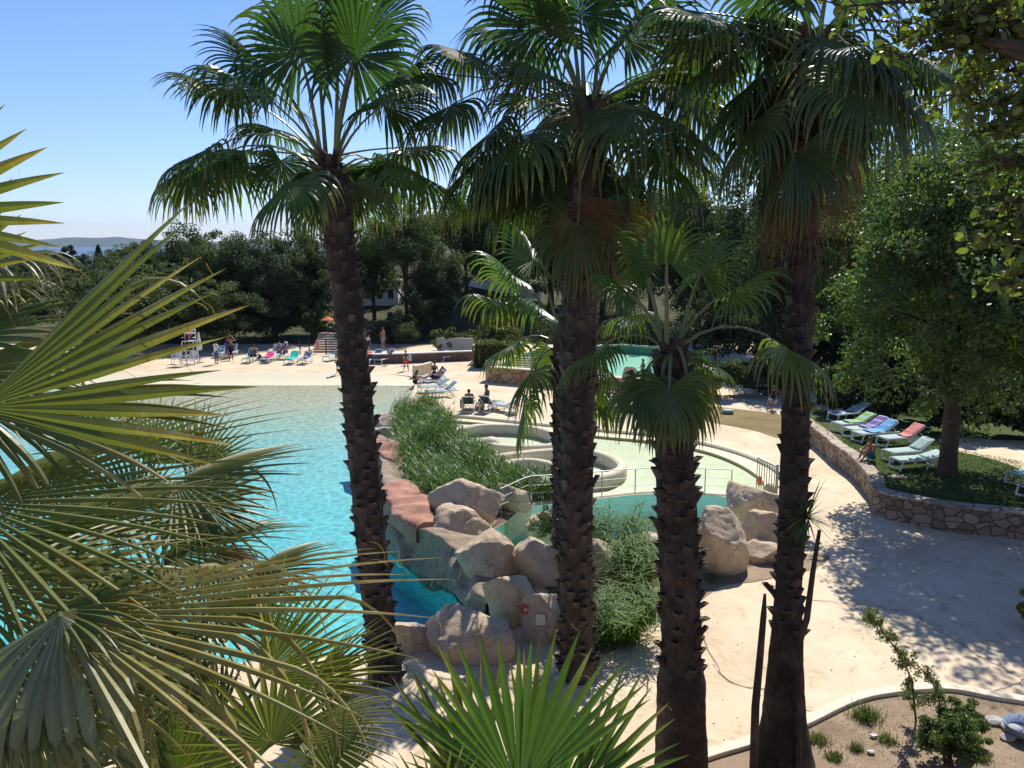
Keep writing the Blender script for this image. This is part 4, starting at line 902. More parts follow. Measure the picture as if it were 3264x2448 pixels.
m.build('bar', m_steel, t, False, True); m = MB(); [m.tube([a + Vector((0, 0, h)), b + Vector((0, 0, h))], .028, 6) for h in (.08, 1.25)]; m.tube([b, b + Vector((0, 0, 1.35))], .05, 6); m.build('gate_frame', m_steel, t, False, True)
lump('orange_cloth', 'small orange cloth caught at the gate panel', 'cloth', a + Vector((.05, -.2, .45)), (.16, .12, .35), c_orange, 81)
# red call box, white notice
from mathutils.bvhtree import BVHTree
def on_rock(u, v, fallback):
    best = None; d = ray(u, v); d.normalize(); cam = Vector((0, 0, H))
    for r in [o for o in COL.objects if o.name.split('.')[0] == 'boulder']:
        bv_ = BVHTree.FromPolygons([r.location + q.co for q in r.data.vertices], [list(f.vertices) for f in r.data.polygons]); h_ = bv_.ray_cast(cam, d)
        if h_[0] is not None and (best is None or h_[3] < best[3]): best = h_
    return best[0] if best else fallback
bx = on_rock(1674, 1942, P(1674, 1942, 19)) + Vector((0, -.03, .02)); t = thing('call_box', 'small red call box fixed to the boulder', 'call box', bx)
m = MB(); m.box((0, 0, 0), (.17, .10, .20)); o = m.build('housing', m_red, t); bv = o.modifiers.new('b', 'BEVEL'); bv.width = .015; bv.segments = 2
m = MB(); m.box((.01, -.052, .0), (.07, .012, .075)); m.build('button_plate', m_wallw, t); m = MB(); m.box((.01, -.06, 0), (.03, .012, .03)); m.build('button', m_red, t)
bx = on_rock(1723, 1971, P(1723, 1971, 18.8)) + Vector((0, -.06, .0)); m = MB(); m.box((0, 0, 0), (.21, .02, .25), -.08); o = m.build('notice_board', m_wallw); o.location = bx; tag(o, 'blank white notice plate on the narrow boulder', 'notice')
m = MB(); m.lathe((0, 0, 0), [(.30, 0), (.30, .14), (.33, .15), (.33, .19), (.05, .22)], 20); o = m.build('ground_light', m_sling_t, None, True); o.location = G(2319, 1318); tag(o, 'round pale ground light in the dry lawn', 'ground light')
# things in the near flower bed and the far lawn
for i, (u, v, d) in enumerate(((3190, 2312, (.5, .2, .12)), (3225, 2330, (.35, .3, .14)), (3165, 2300, (.3, .16, .08)), (3215, 2360, (.3, .2, .1)), (2785, 2355, (.16, .1, .05)), (2775, 2405, (.12, .1, .05)))):
    lump('loose_stone', ['long grey stone in the heap by the glazed bowl', 'broad grey stone touching the glazed bowl', 'thin stone at the far end of the heap', 'stone in front of the glazed bowl', 'small white stone alone on the dry soil behind the shrub', 'smallest white stone alone near the bottom edge'][i], 'stone', G(u, v) + Vector((0, 0, .06)), d, m_wallw if i > 3 else m_wallg, 90 + i, .12, 'loose stones in the flower bed')
m = MB(); m.lathe((0, 0, 0), [(.16, 0), (.30, .12), (.36, .26), (.35, .27), (.28, .14), (.05, .05)], 20); o = m.build('glazed_bowl', cloth('glaze', (.20, .26, .36)), None, True); o.location = G(3262, 2350); tag(o, 'pale blue glazed bowl lying in the soil at the right edge', 'bowl')
lump('flat_stone', 'flat pale stone lying on the lawn near the wall corner', 'stone', G(2858, 1520, .83), (.75, .4, .12), m_rock, 99, .08)
# far building, road edge and gate glimpsed between the trees
yb = 96; c = P(1215, 975, yb); t = thing('white_building', 'low white building glimpsed between tree trunks behind the steps', 'building', (c.x, c.y, zhill(c.x, c.y)))
m = MB(); m.box((0, 0, 1.3), (4.2, 3, 2.6)); m.build('wall', m_wallw, t); m = MB(); m.box((0, 0, 2.7), (4.7, 3.6, .2)); m.build('roof', m_terra, t)
for x in (-1.2, .1, 1.3): m = MB(); m.box((x, -1.52, 1.3), (.6, .06, 1.0)); w = m.build('window', m_dark, t)
a, b = P(1375, 893, 104), P(1720, 905, 92); o = sweep('road_wall', cr([a, a.lerp(b, .5), b], 6), [(-.1, -1.6), (-.1, 0), (.25, 0), (.25, -1.6)], m_wallw); tag(o, 'pale road wall on the bank behind the forked trunk', 'wall')
for k, (u, v) in enumerate(((1208, 985), (1236, 985))): pass
t = thing('footbridge_rail', 'thin dark railing below the white building', 'railing', P(1205, 985, 90)); 
for k in range(6): m = MB(); m.tube([P(1190 + k * 9, 1000, 90), P(1190 + k * 9, 974, 90)], .03, 6); m.build('post', m_dark, t, False, True)
m = MB(); m.tube([P(1188, 975, 90), P(1238, 975, 90)], .04, 6); m.build('rail', m_dark, t, False, True)
# ------------------------------------------------------------------ palms
DOWN = Vector((0, 0, -1))
def frond_geo(mb, hub, dd, nn, Rr, nseg=38, spread=150, droop=.8, join=.42, age=0.0, steps=9, snap=0.0, s0=.3, wmul=1.0, tip=.5, twist=.5, rs=random, fold=.30, fil=0, side_short=.35, tip0=.66):
    dd = dd.normalized(); nn = (nn - dd * nn.dot(dd)).normalized(); sd = dd.cross(nn).normalized(); sp_ = R_(spread); dth = 2 * sp_ / nseg
    base = rs.random()
    for i in range(nseg):
        t = (i + .5) / nseg * 2 - 1; th = t * sp_ + rs.uniform(-.2, .2) * dth; L = Rr * (1 - side_short * abs(t) ** 2) * rs.uniform(.90, 1.05)
        d = (dd * math.cos(th) + sd * math.sin(th) - nn * (fold * math.sin(th) ** 2 * (1 if fold > 0 else 1))).normalized(); n = (nn + sd * (math.sin(th) * fold * .8)); n = (n - d * n.dot(d)).normalized()
        p = Vector(hub); sw = rs.uniform(.35, .75) if rs.random() < snap else 2; dr = droop * rs.uniform(.75, 1.25); V = []; var = []; ag = []
        tb = rs.random() ** 1.5 * tip; cv = min(1, max(0, base * .4 + rs.random() * .5)); tw = rs.uniform(-twist, twist); jn = join * rs.uniform(.92, 1.1); bx = Vector((rs.uniform(-.12, .12), rs.uniform(-.12, .12), 0))
        snapped = False
        for k in range(steps + 1):
            s = k / steps; r = s * L
            if s < jn: w = 2 * r * math.sin(dth / 2) * 1.04 * wmul
            else: q = (s - jn) / (1 - jn); w = 2 * jn * L * math.sin(dth / 2) * 1.04 * wmul * max(.03, (1 - q) ** .85 * (1 + .25 * q))
            wv = d.cross(n).normalized() * (w / 2); rg = n * (w * .30)
            V += [p - wv, p + rg, p + wv]; a_ = min(1.0, age + tb * max(0, (s - tip0) / (1 - tip0)) ** 1.2)
            var += [cv, min(1, cv + .3), cv]; ag += [a_] * 3
            if s >= sw and not snapped:
                snapped = True; d = (d + DOWN * (6.0 / steps) + bx * 2).normalized()
            elif snapped: d = (d + DOWN * (6.5 / steps)).normalized()
            elif s >= s0:
                g = min(1, (s - s0) / .3); d = (d + (DOWN + bx * 1.2) * (dr * 5.2 / steps * g)).normalized()
            n = n + d.cross(n) * (tw * .25 / steps * max(0, s - jn) * 8); n = n - d * n.dot(d)
            if n.length < 1e-4: n = Vector((.3, .5, .2))
            n.normalize(); p = p + d * (L / steps)
        Fc = []
        for k in range(steps):
            a = 3 * k; Fc += [(a, a + 1, a + 4, a + 3), (a + 1, a + 2, a + 5, a + 4)]
        mb.add(V, Fc, var, ag)
        for _ in range(fil if rs.random() < .8 else 0):
            q = Vector(V[-3 * rs.randrange(1, max(2, steps // 2))]); fd = (d * .3 + Vector((rs.gauss(0, 1), rs.gauss(0, 1), rs.gauss(-.3, .8)))).normalized(); ax = Vector((rs.gauss(0, 1), rs.gauss(0, 1), rs.gauss(0, 1))).normalized(); pts = []
            for z in range(7): pts.append(q.copy()); q = q + fd * (Rr * .013); fd = (fd + ax.cross(fd) * .38).normalized()
            W = []; 
            for z, pt in enumerate(pts): W += [pt - Vector((.0007, .0003, .0005)), pt + Vector((.0007, -.0003, .0005))]
            mb.add(W, [(2 * z, 2 * z + 1, 2 * z + 3, 2 * z + 2) for z in range(6)], .9, .85)
def trunk_geo(mb, axis, rad, boot0, boot1, rs, pitch=.036, bw=.29, bh=.23, prot=.085, smooth_top=0.0):
    """axis: list of points; boots between heights boot0..boot1 (0..1 along the axis)"""
    ax = cr(axis, 16); n = 28; V = []; Fc = []; m = len(ax); L = [0]
    for i in range(1, m): L.append(L[-1] + (ax[i] - ax[i - 1]).length)
    tot = L[-1]
    def at(s):
        x = s * tot
        for i in range(1, m):
            if L[i] >= x or i == m - 1:
                f = (x - L[i - 1]) / max(1e-6, L[i] - L[i - 1]); return ax[i - 1].lerp(ax[i], f)
    rad_at = lambda s: float(np.interp(s, [a for a, _ in rad], [b for _, b in rad]))
    K = int(tot / .10)
    for i in range(K + 1):
        c = at(i / K); r = rad_at(i / K)
        for k in range(n):
            a = 2 * math.pi * k / n; q = Vector((math.cos(a), math.sin(a), 0)); rr = r * (1 + .05 * noise.noise(Vector((q.x * 2, q.y * 2, c.z * 1.4))) + .035 * noise.noise(Vector((q.x * 7, q.y * 7, c.z * 9))))
            V.append(c + q * rr)
    for i in range(K):
        for k in range(n): a, b = i * n + k, i * n + (k + 1) % n; Fc.append((a, b, b + n, a + n))
    Fc.append(tuple(range(K * n, K * n + n))); mb.add(V, Fc, .25)
    z = boot0 * tot; i = 0
    while z < boot1 * tot:
        s = z / tot; c = at(s); r = rad_at(s) * .98; a = i * 2.39996 + rs.uniform(-.3, .3); i += 1; z += pitch * rs.uniform(.7, 1.3)
        if rs.random() < .13: continue
        o = Vector((math.cos(a), math.sin(a), 0)); tn = Vector((-o.y, o.x, 0)); w = bw * rs.uniform(.75, 1.15); h = bh * rs.uniform(.6, 1.3); pr = prot * rs.uniform(.45, 1.35) * (1.7 if rs.random() < .08 else 1)
        lean = rs.uniform(-.13, .13); rows = []
        for f, wf, pf in ((0, 1.0, .0), (.35, 1.0, .26), (.7, .72, .66), (1.0, .40, 1.0)):
            cc = c + Vector((0, 0, (f - .3) * h)) + tn * (lean * f)
            row = []
            for x in (-1, -.45, .45, 1):
                curve = (1 - x * x) * .025
                row.append(cc + o * (r + pr * pf + curve) + tn * (x * w * .5 * wf) - o * (abs(x) * w * w * .5 * wf / max(r, .2)))
            rows.append(row)
        Vb = [q for row in rows for q in row]; Fb = [(j * 4 + k, j * 4 + k + 1, j * 4 + k + 5, j * 4 + k + 4) for j in range(3) for k in range(3)]
        back = [q - o * (pr * .9 + .03) - Vector((0, 0, h * .25)) for q in rows[3]]
        nb = len(Vb); Vb += rows[3] + back; Fb += [(nb + k, nb + k + 1, nb + 5 + k, nb + 4 + k) for k in range(3)]
        Vb += [rows[j][0] for j in range(4)] + [rows[j][0] - o * .07 for j in range(4)]; q0 = nb + 8; Fb += [(q0 + j + 1, q0 + j, q0 + 4 + j, q0 + 5 + j) for j in range(3)]
        Vb += [rows[j][3] for j in range(4)] + [rows[j][3] - o * .07 for j in range(4)]; q0 += 8; Fb += [(q0 + j, q0 + j + 1, q0 + 5 + j, q0 + 4 + j) for j in range(3)]
        cv = rs.random(); cut = .75 if rs.random() < .5 else .25; pale = .5 if rs.random() < .06 else 0
        mb.add(Vb, Fb, cv, [pale] * 12 + [.25 + pale] * 4 + [cut] * 8 + [.1] * 16)
        if rs.random() < .35:           # loose fibre
            q = rows[2][rs.choice((0, 3))]; e = q + o * rs.uniform(.02, .09) + tn * rs.uniform(-.08, .08) + Vector((0, 0, rs.uniform(-.14, .1)))
            mb.add([q, q + Vector((0, 0, .012)), e], [(0, 1, 2)], .9, .2)
    return at
def petiole_geo(mb, pts, r0, r1):
    k = len(pts); mb.tube(pts, [r0 + (r1 - r0) * (i / (k - 1)) ** .6 for i in range(k)], 7, .5, [0.0] * (7 * k), .55)
def palm(label, name, Y, axis_px, rad, boots, fronds, seed, auto=None, group='tall fan palms between the viewer and the pool', Rdef=1.45, smooth=None, lift=.55, mat=m_palm, topred=True, nseg=46, pet=(.05, .022)):
    rs = random.Random(seed); base_z = 0
    ax = [P(u, v, Y) for u, v in axis_px]; t = thing(name, label, 'palm tree', (ax[0].x, Y, 0), 0, group)
    mb = MB(); at = trunk_geo(mb, ax, rad, boots[0], boots[1], rs, *[(.036, .28, .24, .105), (.034, .24, .30, .115), (.037, .28, .25, .12), (.044, .25, .26, .10)][(seed - 101) % 4]); mb.build('trunk', TM[(seed - 101) % 4], t, False, True)
    top = ax[-1]; up = (ax[-1] - ax[-2]).normalized()
    if topred:
        mb = MB(); a2 = [top - up * .9, top - up * .3, top + up * .25]; trunk_geo(mb, a2, [(0, rad[-1][1] * .96), (.6, rad[-1][1] * .95), (1, rad[-1][1] * .45)], .1, .9, rs, .03, .2, .34, .11)
        mb.build('leaf_base_sheath', m_red_trunk, t, False, True)
    if auto:
        for q in range(auto[0]):
            a_ = rs.uniform(0, 6.28); rr_ = rs.uniform(.25, 1.05) * auto[1]; tu, tv = axis_px[-1]
            fronds = fronds + [(tu + math.cos(a_) * rr_, tv + auto[2] * rs.uniform(-.5, 1.1), abs(math.sin(a_)) * 1.2 + .1, Rdef * rs.uniform(.7, 1.15), rs.uniform(.8, 1.15), rs.choice(('', '', 'h')))]
    for fr in fronds:
        u, v, dy = fr[:3]; Rr = fr[3] if len(fr) > 3 else Rdef; dr = fr[4] if len(fr) > 4 else .8; ex = fr[5] if len(fr) > 5 else ''
        hub = P(u, v, Y + dy); d0 = hub - top; hz = Vector((d0.x, d0.y, 0)); out = hz.normalized() if hz.length > .05 else Vector((.2, -1, 0)).normalized()
        st = top + up * (rs.uniform(-.30, .18) if d0.z < .4 else rs.uniform(.0, .25)) + out * (rad[-1][1] * .55)
        dist = (hub - st).length; ctl = st.lerp(hub, .45) + Vector((0, 0, lift * dist * (.5 if d0.z > .3 else .75))) 
        if d0.z > .3: ctl = st + Vector((0, 0, (hub.z - st.z) * .75)) + out * (hz.length * .35)
        pts = [st.lerp(ctl, q).lerp(ctl.lerp(hub, q), q) for q in (0, .2, .4, .6, .8, 1)]
        dd = (pts[-1] - pts[-2]).normalized()
        if 'h' in ex: dd = (dd + DOWN * 1.2).normalized()
        if 'u' in ex: dd = (dd + Vector((0, 0, .9))).normalized()
        el = dd.z; nn = Vector((0, 0, 1)) * max(.05, math.sqrt(max(0, 1 - el * el))) - out * el
        if 'c' in ex: nn = nn + Vector((0, 1.2, 0))
        nn = nn + Vector((rs.uniform(-.25, .25), rs.uniform(-.25, .25), 0)); dead = 'x' in ex
        mb = MB(); frond_geo(mb, hub, dd, nn, Rr * rs.uniform(1.0, 1.14), nseg, (162 if ('c' in ex or 'u' in ex) else 132) if not dead else 100, dr * (1.35 if ('c' in ex or 'u' in ex) else 1) * (1.0 if not dead else 1.3), .46 if not dead else .25, (0 if not dead else rs.uniform(.2, .8)) + (.0 if dr < .85 else .10 * rs.random()), 10, .06 if dr < .7 else .03, .30 if dr > .7 else .42, 1.0 if not dead else .7, .45 + (.35 if dr > .8 else 0), .6, rs, .30, 0, .12)
        f = mb.build('dead_frond' if dead else 'frond', m_dead if dead else mat, t, False, True)
        if dead: f['label'] = 'dry rust-brown hanging frond'
        mb = MB(); petiole_geo(mb, pts, *pet); mb.build('petiole', m_petiole, f, False, True)
    return t
palm('slender tall fan palm on the left, alone against the blue water', 'fan_palm', 16.6, [(1228, 2160), (1212, 2010), (1190, 1800), (1152, 1400), (1112, 1000), (1072, 690), (1052, 540)],
     [(0, .36), (.08, .31), (.4, .30), (.75, .28), (.93, .30), (1, .26)], (0, .96),
     [(953, 163, -.3, 1.45, .55, 'c'), (1132, 174, -.4, 1.45, .6, 'c'), (834, 206, .1, 1.4, .5), (704, 282, 0, 1.25, .6), (774, 271, -1.0, 1.35, 1.0), (660, 488, -.3, 1.45, .9), (715, 520, .4, 1.5, .95), (920, 586, -.9, 1.35, .95), (1225, 336, -.6, 1.4, .9), (1333, 553, -.2, 1.5, .95), (877, 412, .9, 1.2, .9), (1181, 520, .9, 1.2, .9),
      (1000, 70, .5, 1.4, .45, 'u'), (1085, 50, -.1, 1.4, .4, 'u'), (1190, 80, .6, 1.4, .55), (780, 480, .7, 1.3, .95), (1290, 470, .6, 1.4, .95), (1010, 540, 1.1, 1.2, .9), (1260, 250, .4, 1.3, .7), (880, 300, .7, 1.3, .7), (600, 560, .2, 1.1, 1.0)], 101, (5, 340, 60))
palm('tallest fan palm, in the middle, with a rust-brown dead frond on its right', 'fan_palm', 16.7, [(1842, 2160), (1838, 1960), (1838, 1475), (1850, 1000), (1868, 650), (1872, 480), (1872, 350)],
     [(0, .38), (.1, .34), (.5, .33), (.8, .36), (.93, .34), (1, .24)], (0, .96),
     [(1718, 92, -.3, 1.4, .6, 'c'), (1848, 43, -.3, 1.4, .5, 'u'), (1994, 125, -.5, 1.6, .7), (1381, 233, 0, 1.25, .95), (1500, 170, .4, 1.4, .95), (1734, 233, -1.0, 1.6, 1.05), (2222, 217, .2, 1.4, .5, 'c'), (2222, 304, -.4, 1.6, 1.), (2021, 347, -1.0, 1.75, .9), (1436, 336, -.3, 1.5, 1.), (1560, 423, -.2, 1.6, 1.), (1533, 504, .2, 1.6, 1.), (1647, 434, -.8, 1.6, 1.), (2162, 412, 0, 1.6, 1.), (2113, 488, -.5, 1.6, 1.), (1700, 490, .8, 1.5, 1.),
      (1842, 720, -.75, 1.3, 1.1, 'h'), (1800, -60, .2, 1.4, .5, 'u'), (1930, -40, .1, 1.4, .5, 'u'), (1690, -20, .3, 1.4, .6), (2060, 20, .3, 1.5, .6), (1640, 130, .7, 1.4, .8), (2100, 220, .8, 1.4, .8), (2000, 620, .2, 1.3, 1.1, 'h'), (1740, 640, .3, 1.3, 1.1, 'h'), (1973, 640, -.7, 1.7, 1.1, 'hx'), (1920, 700, -.55, 1.4, 1.1, 'hx'), (2060, 640, .5, 1.3, 1.1, 'hx')], 102, (20, 380, 250))
palm('short stout fan palm in the middle foreground with a low crown of leaves', 'fan_palm', 13.3, [(2172, 2490), (2172, 2200), (2165, 1800), (2152, 1500), (2142, 1250), (2140, 1130)],
     [(0, .46), (.15, .415), (.25, .40), (.3, .33), (.6, .32), (.85, .30), (1, .25)], (.27, .97),
     [(2336, 925, -.2, .95, .6), (2512, 1112, -.5, 1.15, .9), (2195, 1124, .5, .8, .7), (2250, 1150, .3, .75, .6), (2133, 1236, -.8, .95, .95, 'h'), (2036, 1225, -.5, .95, .95), (1900, 1115, .3, .85, .8), (2050, 860, .2, .85, .6), (2125, 830, -.2, .85, .6), (2235, 870, .2, .85, .7), (2000, 930, .2, .8, .9), (2100, 1260, -.6, .85, 1.0, 'h'), (2200, 1250, -.6, .85, 1.0, 'h')], 103, Rdef=1.0, nseg=36, mat=m_palm_light, pet=(.045, .022))
palm('fan palm farthest right with a flared smooth base and brown hanging fronds', 'fan_palm', 13.6, [(2498, 2440), (2500, 2300), (2508, 2000), (2528, 1600), (2540, 1200), (2555, 800), (2580, 430), (2592, 250), (2598, 150)],
     [(0, .54), (.03, .46), (.07, .38), (.16, .29), (.22, .25), (.27, .215), (.45, .225), (.7, .21), (.92, .25), (1, .2)], (.2, .97),
     [(2240, 60, -.2, 1.3, .9), (2255, 105, .1, 1.3, .95), (2250, 40, .4, 1.3, .9), (2290, 190, .3, 1.3, .95), (2419, 255, .5, 1.2, 1.), (2479, 304, .7, 1.1, 1.), (2470, -60, -.2, 1.3, .6, 'u'), (2560, -90, .2, 1.3, .5, 'u'), (2640, -50, -.3, 1.3, .6), (2710, 20, .2, 1.3, .7), (2717, 146, -.5, 1.45, 1.), (2782, 163, .3, 1.4, 1.), (2826, 228, -.3, 1.5, 1.), (2755, 250, -.8, 1.5, 1.), (2945, 179, .2, 1.35, 1.), (3040, 190, .6, 1.3, 1.),
      (2533, 488, -.55, 1.2, 1.1, 'h'), (2614, 456, -.6, 1.15, 1.1, 'hx'), (2717, 477, -.4, 1.15, 1.1, 'hx'), (2660, 470, -.2, 1.2, 1.1, 'hx'), (2390, 400, 0, 1.4, 1.), (2340, 330, .5, 1.4, 1.), (2450, 520, .2, 1.2, 1.1, 'h'), (2600, 420, .5, 1.3, 1.1, 'h'), (2480, 620, .3, 1.3, 1.1, 'hx'), (2560, 640, -.45, 1.4, 1.1, 'hx'), (2420, 120, .6, 1.3, .9), (2860, 300, .6, 1.3, 1.)], 104, (10, 340, 240), Rdef=1.25)
palm('small bushy fan palm half hidden behind the tallest palm trunk', 'fan_palm', 22.0, [(1800, 1960), (1802, 1600), (1800, 1300), (1800, 1080)],
     [(0, .36), (1, .30)], (0, .96), [(1640, 880, -.2, 1.3, .7), (1590, 960, 0, 1.3, .9), (1700, 830, .3, 1.3, .6), (1690, 1190, -.4, 1.3, .95), (1630, 1100, .3, 1.2, .9), (1950, 900, .2, 1.3, .7), (1990, 1010, 0, 1.3, .9), (1850, 820, 0, 1.3, .5), (1940, 1180, -.3, 1.2, .95), (1720, 980, -.6, 1.3, .9)], 105, (4, 200, 200), mat=m_palm_light, Rdef=1.3, nseg=32, group='low fan palms')
# ------------------------------------------------------------------ near fan palms whose leaves reach into the picture
def near_palm(label, crown, leaves, seed, rad=.16, group='fan palms close to the viewer'):
    rs = random.Random(seed); c = P(*crown); gz = max(0.0, (12.5 - c.y) * .55) if c.y < 12.5 else 0.0; gz = min(gz, 6.4) - .15
    if gz > c.z - .5: gz = c.z - .8
    t = thing('fan_palm', label, 'palm tree', (c.x, c.y, gz), 0, group)
    mb = MB(); trunk_geo(mb, [Vector((c.x + .1, c.y, gz)), Vector((c.x + .04, c.y, gz * .5 + c.z * .5)), c], [(0, rad * 1.2), (1, rad)], 0, .95, rs, .03, .13, .2, .05); mb.build('trunk', m_trunk, t, False, True)
    for lf in leaves:
        hub = P(*lf['h']); tipp = P(*lf['t']); dd = tipp - hub; Rr = lf.get('R', dd.length); cam = Vector((0, 0, H)) - hub; cam.normalize()
        nw = lf.get('n', (.7, .5)); nn = cam * nw[0] + Vector((0, 0, nw[1])) + Vector((lf.get('nx', 0), 0, 0))
        mb = MB(); m = lf.get('m', m_front); dead = m is m_dead
        frond_geo(mb, hub, dd, nn, Rr, lf.get('k', 26), lf.get('s', 90), lf.get('d', .12), lf.get('j', .45), lf.get('a', .05 if not dead else .3), 18, lf.get('p', .03), lf.get('s0', .4), lf.get('w', 1.0), lf.get('tip', .9), .5, rs, lf.get('f', .2), lf.get('fil', 1), lf.get('ss', .22), lf.get('t0', .5))
        f = mb.build('dead_frond' if dead else 'frond', m, t, False, True)
        if dead: f['label'] = 'dry brown folded frond'
        st = c + Vector((rs.uniform(-.05, .05), 0, 0)); ctl = st.lerp(hub, .5) + Vector((0, 0, .18 * (hub - st).length))
        pts = [st.lerp(ctl, q).lerp(ctl.lerp(hub, q), q) for q in (0, .25, .5, .75, 1)]
        mb = MB(); petiole_geo(mb, pts, .022, .011); mb.build('petiole', m_petiole, f, False, True)
D_ = dict
near_palm('near fan palm with huge stiff leaves at the left edge', (-520, 1480, 3.1), [
    D_(h=(-70, 1300, 3.0), t=(760, 985, 2.85), R=1.08, s=31, k=13, d=.04, n=(.85, .35), tip=.8, fil=2, s0=.6, ss=.05, j=.5),
    D_(h=(-120, 1600, 3.6), t=(900, 1400, 3.7), R=1.45, s=60, k=26, d=.07, n=(.4, .85), p=.08, fil=1, ss=.1, j=.4, w=.72, a=.05, tip=1.0), D_(h=(-60, 1760, 4.0), t=(900, 1590, 4.0), R=1.35, s=55, k=26, d=.10, n=(.35, .9), p=.15, fil=1, ss=.1, j=.4, w=.7, a=.06, tip=1.0), D_(h=(-100, 1680, 3.9), t=(600, 1740, 3.9), R=1.1, s=50, k=20, d=.14, n=(.4, .8), p=.15, j=.4, w=.7, m=m_front2, tip=1.0),
    D_(h=(-70, 1310, 3.05), t=(800, 1330, 2.95), R=.9, s=24, k=9, d=.12, n=(.6, .6), tip=.9, fil=1, ss=.1, m=m_front2), D_(h=(-330, 700, 3.2), t=(20, 430, 3.1), R=.70, s=50, k=13, d=.03, n=(.8, .3), ss=.05, j=.5),
    D_(h=(-230, 900, 3.35), t=(110, 640, 3.3), R=.53, s=32, k=9, d=.05, n=(.8, .4), ss=.1, tip=1.0, j=.5), D_(h=(-120, 930, 3.7), t=(150, 890, 3.6), R=.42, s=70, k=22, d=.45, n=(.4, .8), m=m_pale, p=.2, fil=2), D_(h=(-170, 1080, 3.6), t=(230, 960, 3.6), R=.62, s=45, k=16, d=.1, n=(.6, .6), m=m_front2, tip=1.0), D_(h=(-160, 1180, 3.4), t=(300, 1150, 3.4), R=.66, s=50, k=18, d=.12, n=(.5, .7), tip=1.0),
    D_(h=(-60, 850, 3.6), t=(170, 800, 3.5), R=.42, s=95, k=26, d=.75, n=(.4, .8), m=m_pale, p=.2, fil=3),
    D_(h=(-120, 1880, 3.3), t=(640, 1850, 3.5), R=1.15, s=60, k=22, d=.12, n=(.35, .9), p=.18, j=.4, w=.7, a=.05, tip=1.0, fil=1),
    D_(h=(-200, 1200, 3.7), t=(180, 1560, 3.6), R=.8, s=80, k=24, d=.3, n=(.7, .5), m=m_front2)], 201)
near_palm('near fan palm with a long yellow-specked leaf drooping across the lower left', (-120, 2300, 3.1), [
    D_(h=(194, 1953, 3.0), t=(1150, 2010, 2.9), R=1.42, s=46, k=22, d=.07, n=(.42, .85), p=.42, a=.30, w=.75, j=.45, tip=1.0, fil=2, ss=.12),
    D_(h=(194, 1960, 2.95), t=(160, 2300, 2.75), R=.70, s=60, k=13, d=.8, n=(.5, .6), m=m_pale, a=.0, fil=1, s0=.2),
    D_(h=(180, 1945, 3.05), t=(560, 1820, 3.1), R=.5, s=70, k=18, d=.3, n=(.2, .9), p=.3),
    D_(h=(60, 2150, 3.0), t=(700, 2330, 2.9), R=.75, s=60, k=20, d=.3, n=(.3, .85), p=.25, a=.08),
    D_(h=(-60, 2200, 3.1), t=(230, 2440, 3.0), R=.5, s=85, k=24, d=.4, n=(.4, .8), m=m_front2)], 202)
near_palm('fan palm with dark round leaves over the turquoise water', (560, 2020, 5.2), [
    D_(h=(560, 1530, 4.6), t=(980, 1470, 4.5), R=.78, s=80, k=30, d=.08, n=(.25, .9), m=m_front2, p=.06),
    D_(h=(625, 1600, 5.0), t=(740, 1740, 4.9), R=.50, s=165, k=44, d=.10, n=(.9, .2), m=m_front2, j=.45),
    D_(h=(676, 1775, 4.7), t=(840, 1830, 4.6), R=.36, s=90, k=26, d=.8, n=(.4, .8), m=m_dead),
    D_(h=(520, 1760, 4.9), t=(960, 1690, 4.8), R=.85, s=70, k=30, d=.15, n=(.15, .95), m=m_front2),
    D_(h=(440, 1640, 5.3), t=(300, 1440, 5.3), R=.55, s=80, k=30, d=.1, n=(.8, .4), m=m_front2),
    D_(h=(480, 1480, 6.0), t=(540, 1290, 6.0), R=.56, s=75, k=30, d=.04, n=(.9, .2), m=m_front2, ss=.1),
    D_(h=(620, 1500, 6.2), t=(720, 1330, 6.2), R=.55, s=60, k=26, d=.05, n=(.9, .2), m=m_front2, ss=.1),
    D_(h=(300, 1450, 5.8), t=(280, 1260, 5.8), R=.52, s=90, k=32, d=.15, n=(.8, .3), m=m_front2),
    D_(h=(120, 1500, 5.6), t=(200, 1620, 5.4), R=.6, s=110, k=32, d=.45, n=(.6, .6), m=m_front2),
    D_(h=(360, 1900, 5.0), t=(420, 2100, 4.8), R=.55, s=95, k=30, d=.35, n=(.6, .5), m=m_front2),
    D_(h=(720, 2050, 5.2), t=(640, 1830, 5.2), R=.6, s=60, k=26, d=.06, n=(.9, .2), ss=.08),
    D_(h=(200, 1850, 4.6), t=(520, 1900, 4.5), R=.62, s=95, k=28, d=.3, n=(.5, .7)), D_(h=(300, 2080, 4.4), t=(420, 2260, 4.3), R=.55, s=110, k=30, d=.35, n=(.6, .6), m=m_front2), D_(h=(100, 2020, 4.4), t=(330, 2120, 4.2), R=.6, s=100, k=28, d=.4, n=(.5, .7)),
    D_(h=(450, 2180, 4.6), t=(720, 2260, 4.5), R=.6, s=85, k=26, d=.3, n=(.4, .8)), D_(h=(640, 1930, 4.9), t=(980, 1960, 4.8), R=.72, s=75, k=26, d=.2, n=(.35, .85)), D_(h=(330, 1620, 4.9), t=(640, 1560, 4.8), R=.6, s=80, k=26, d=.25, n=(.3, .9)), D_(h=(780, 1830, 5.2), t=(1130, 1760, 5.1), R=.7, s=70, k=26, d=.15, n=(.25, .9), m=m_front2),
    D_(h=(60, 1720, 5.3), t=(120, 1900, 5.2), R=.6, s=110, k=30, d=.5, n=(.6, .6), m=m_front2)], 203)
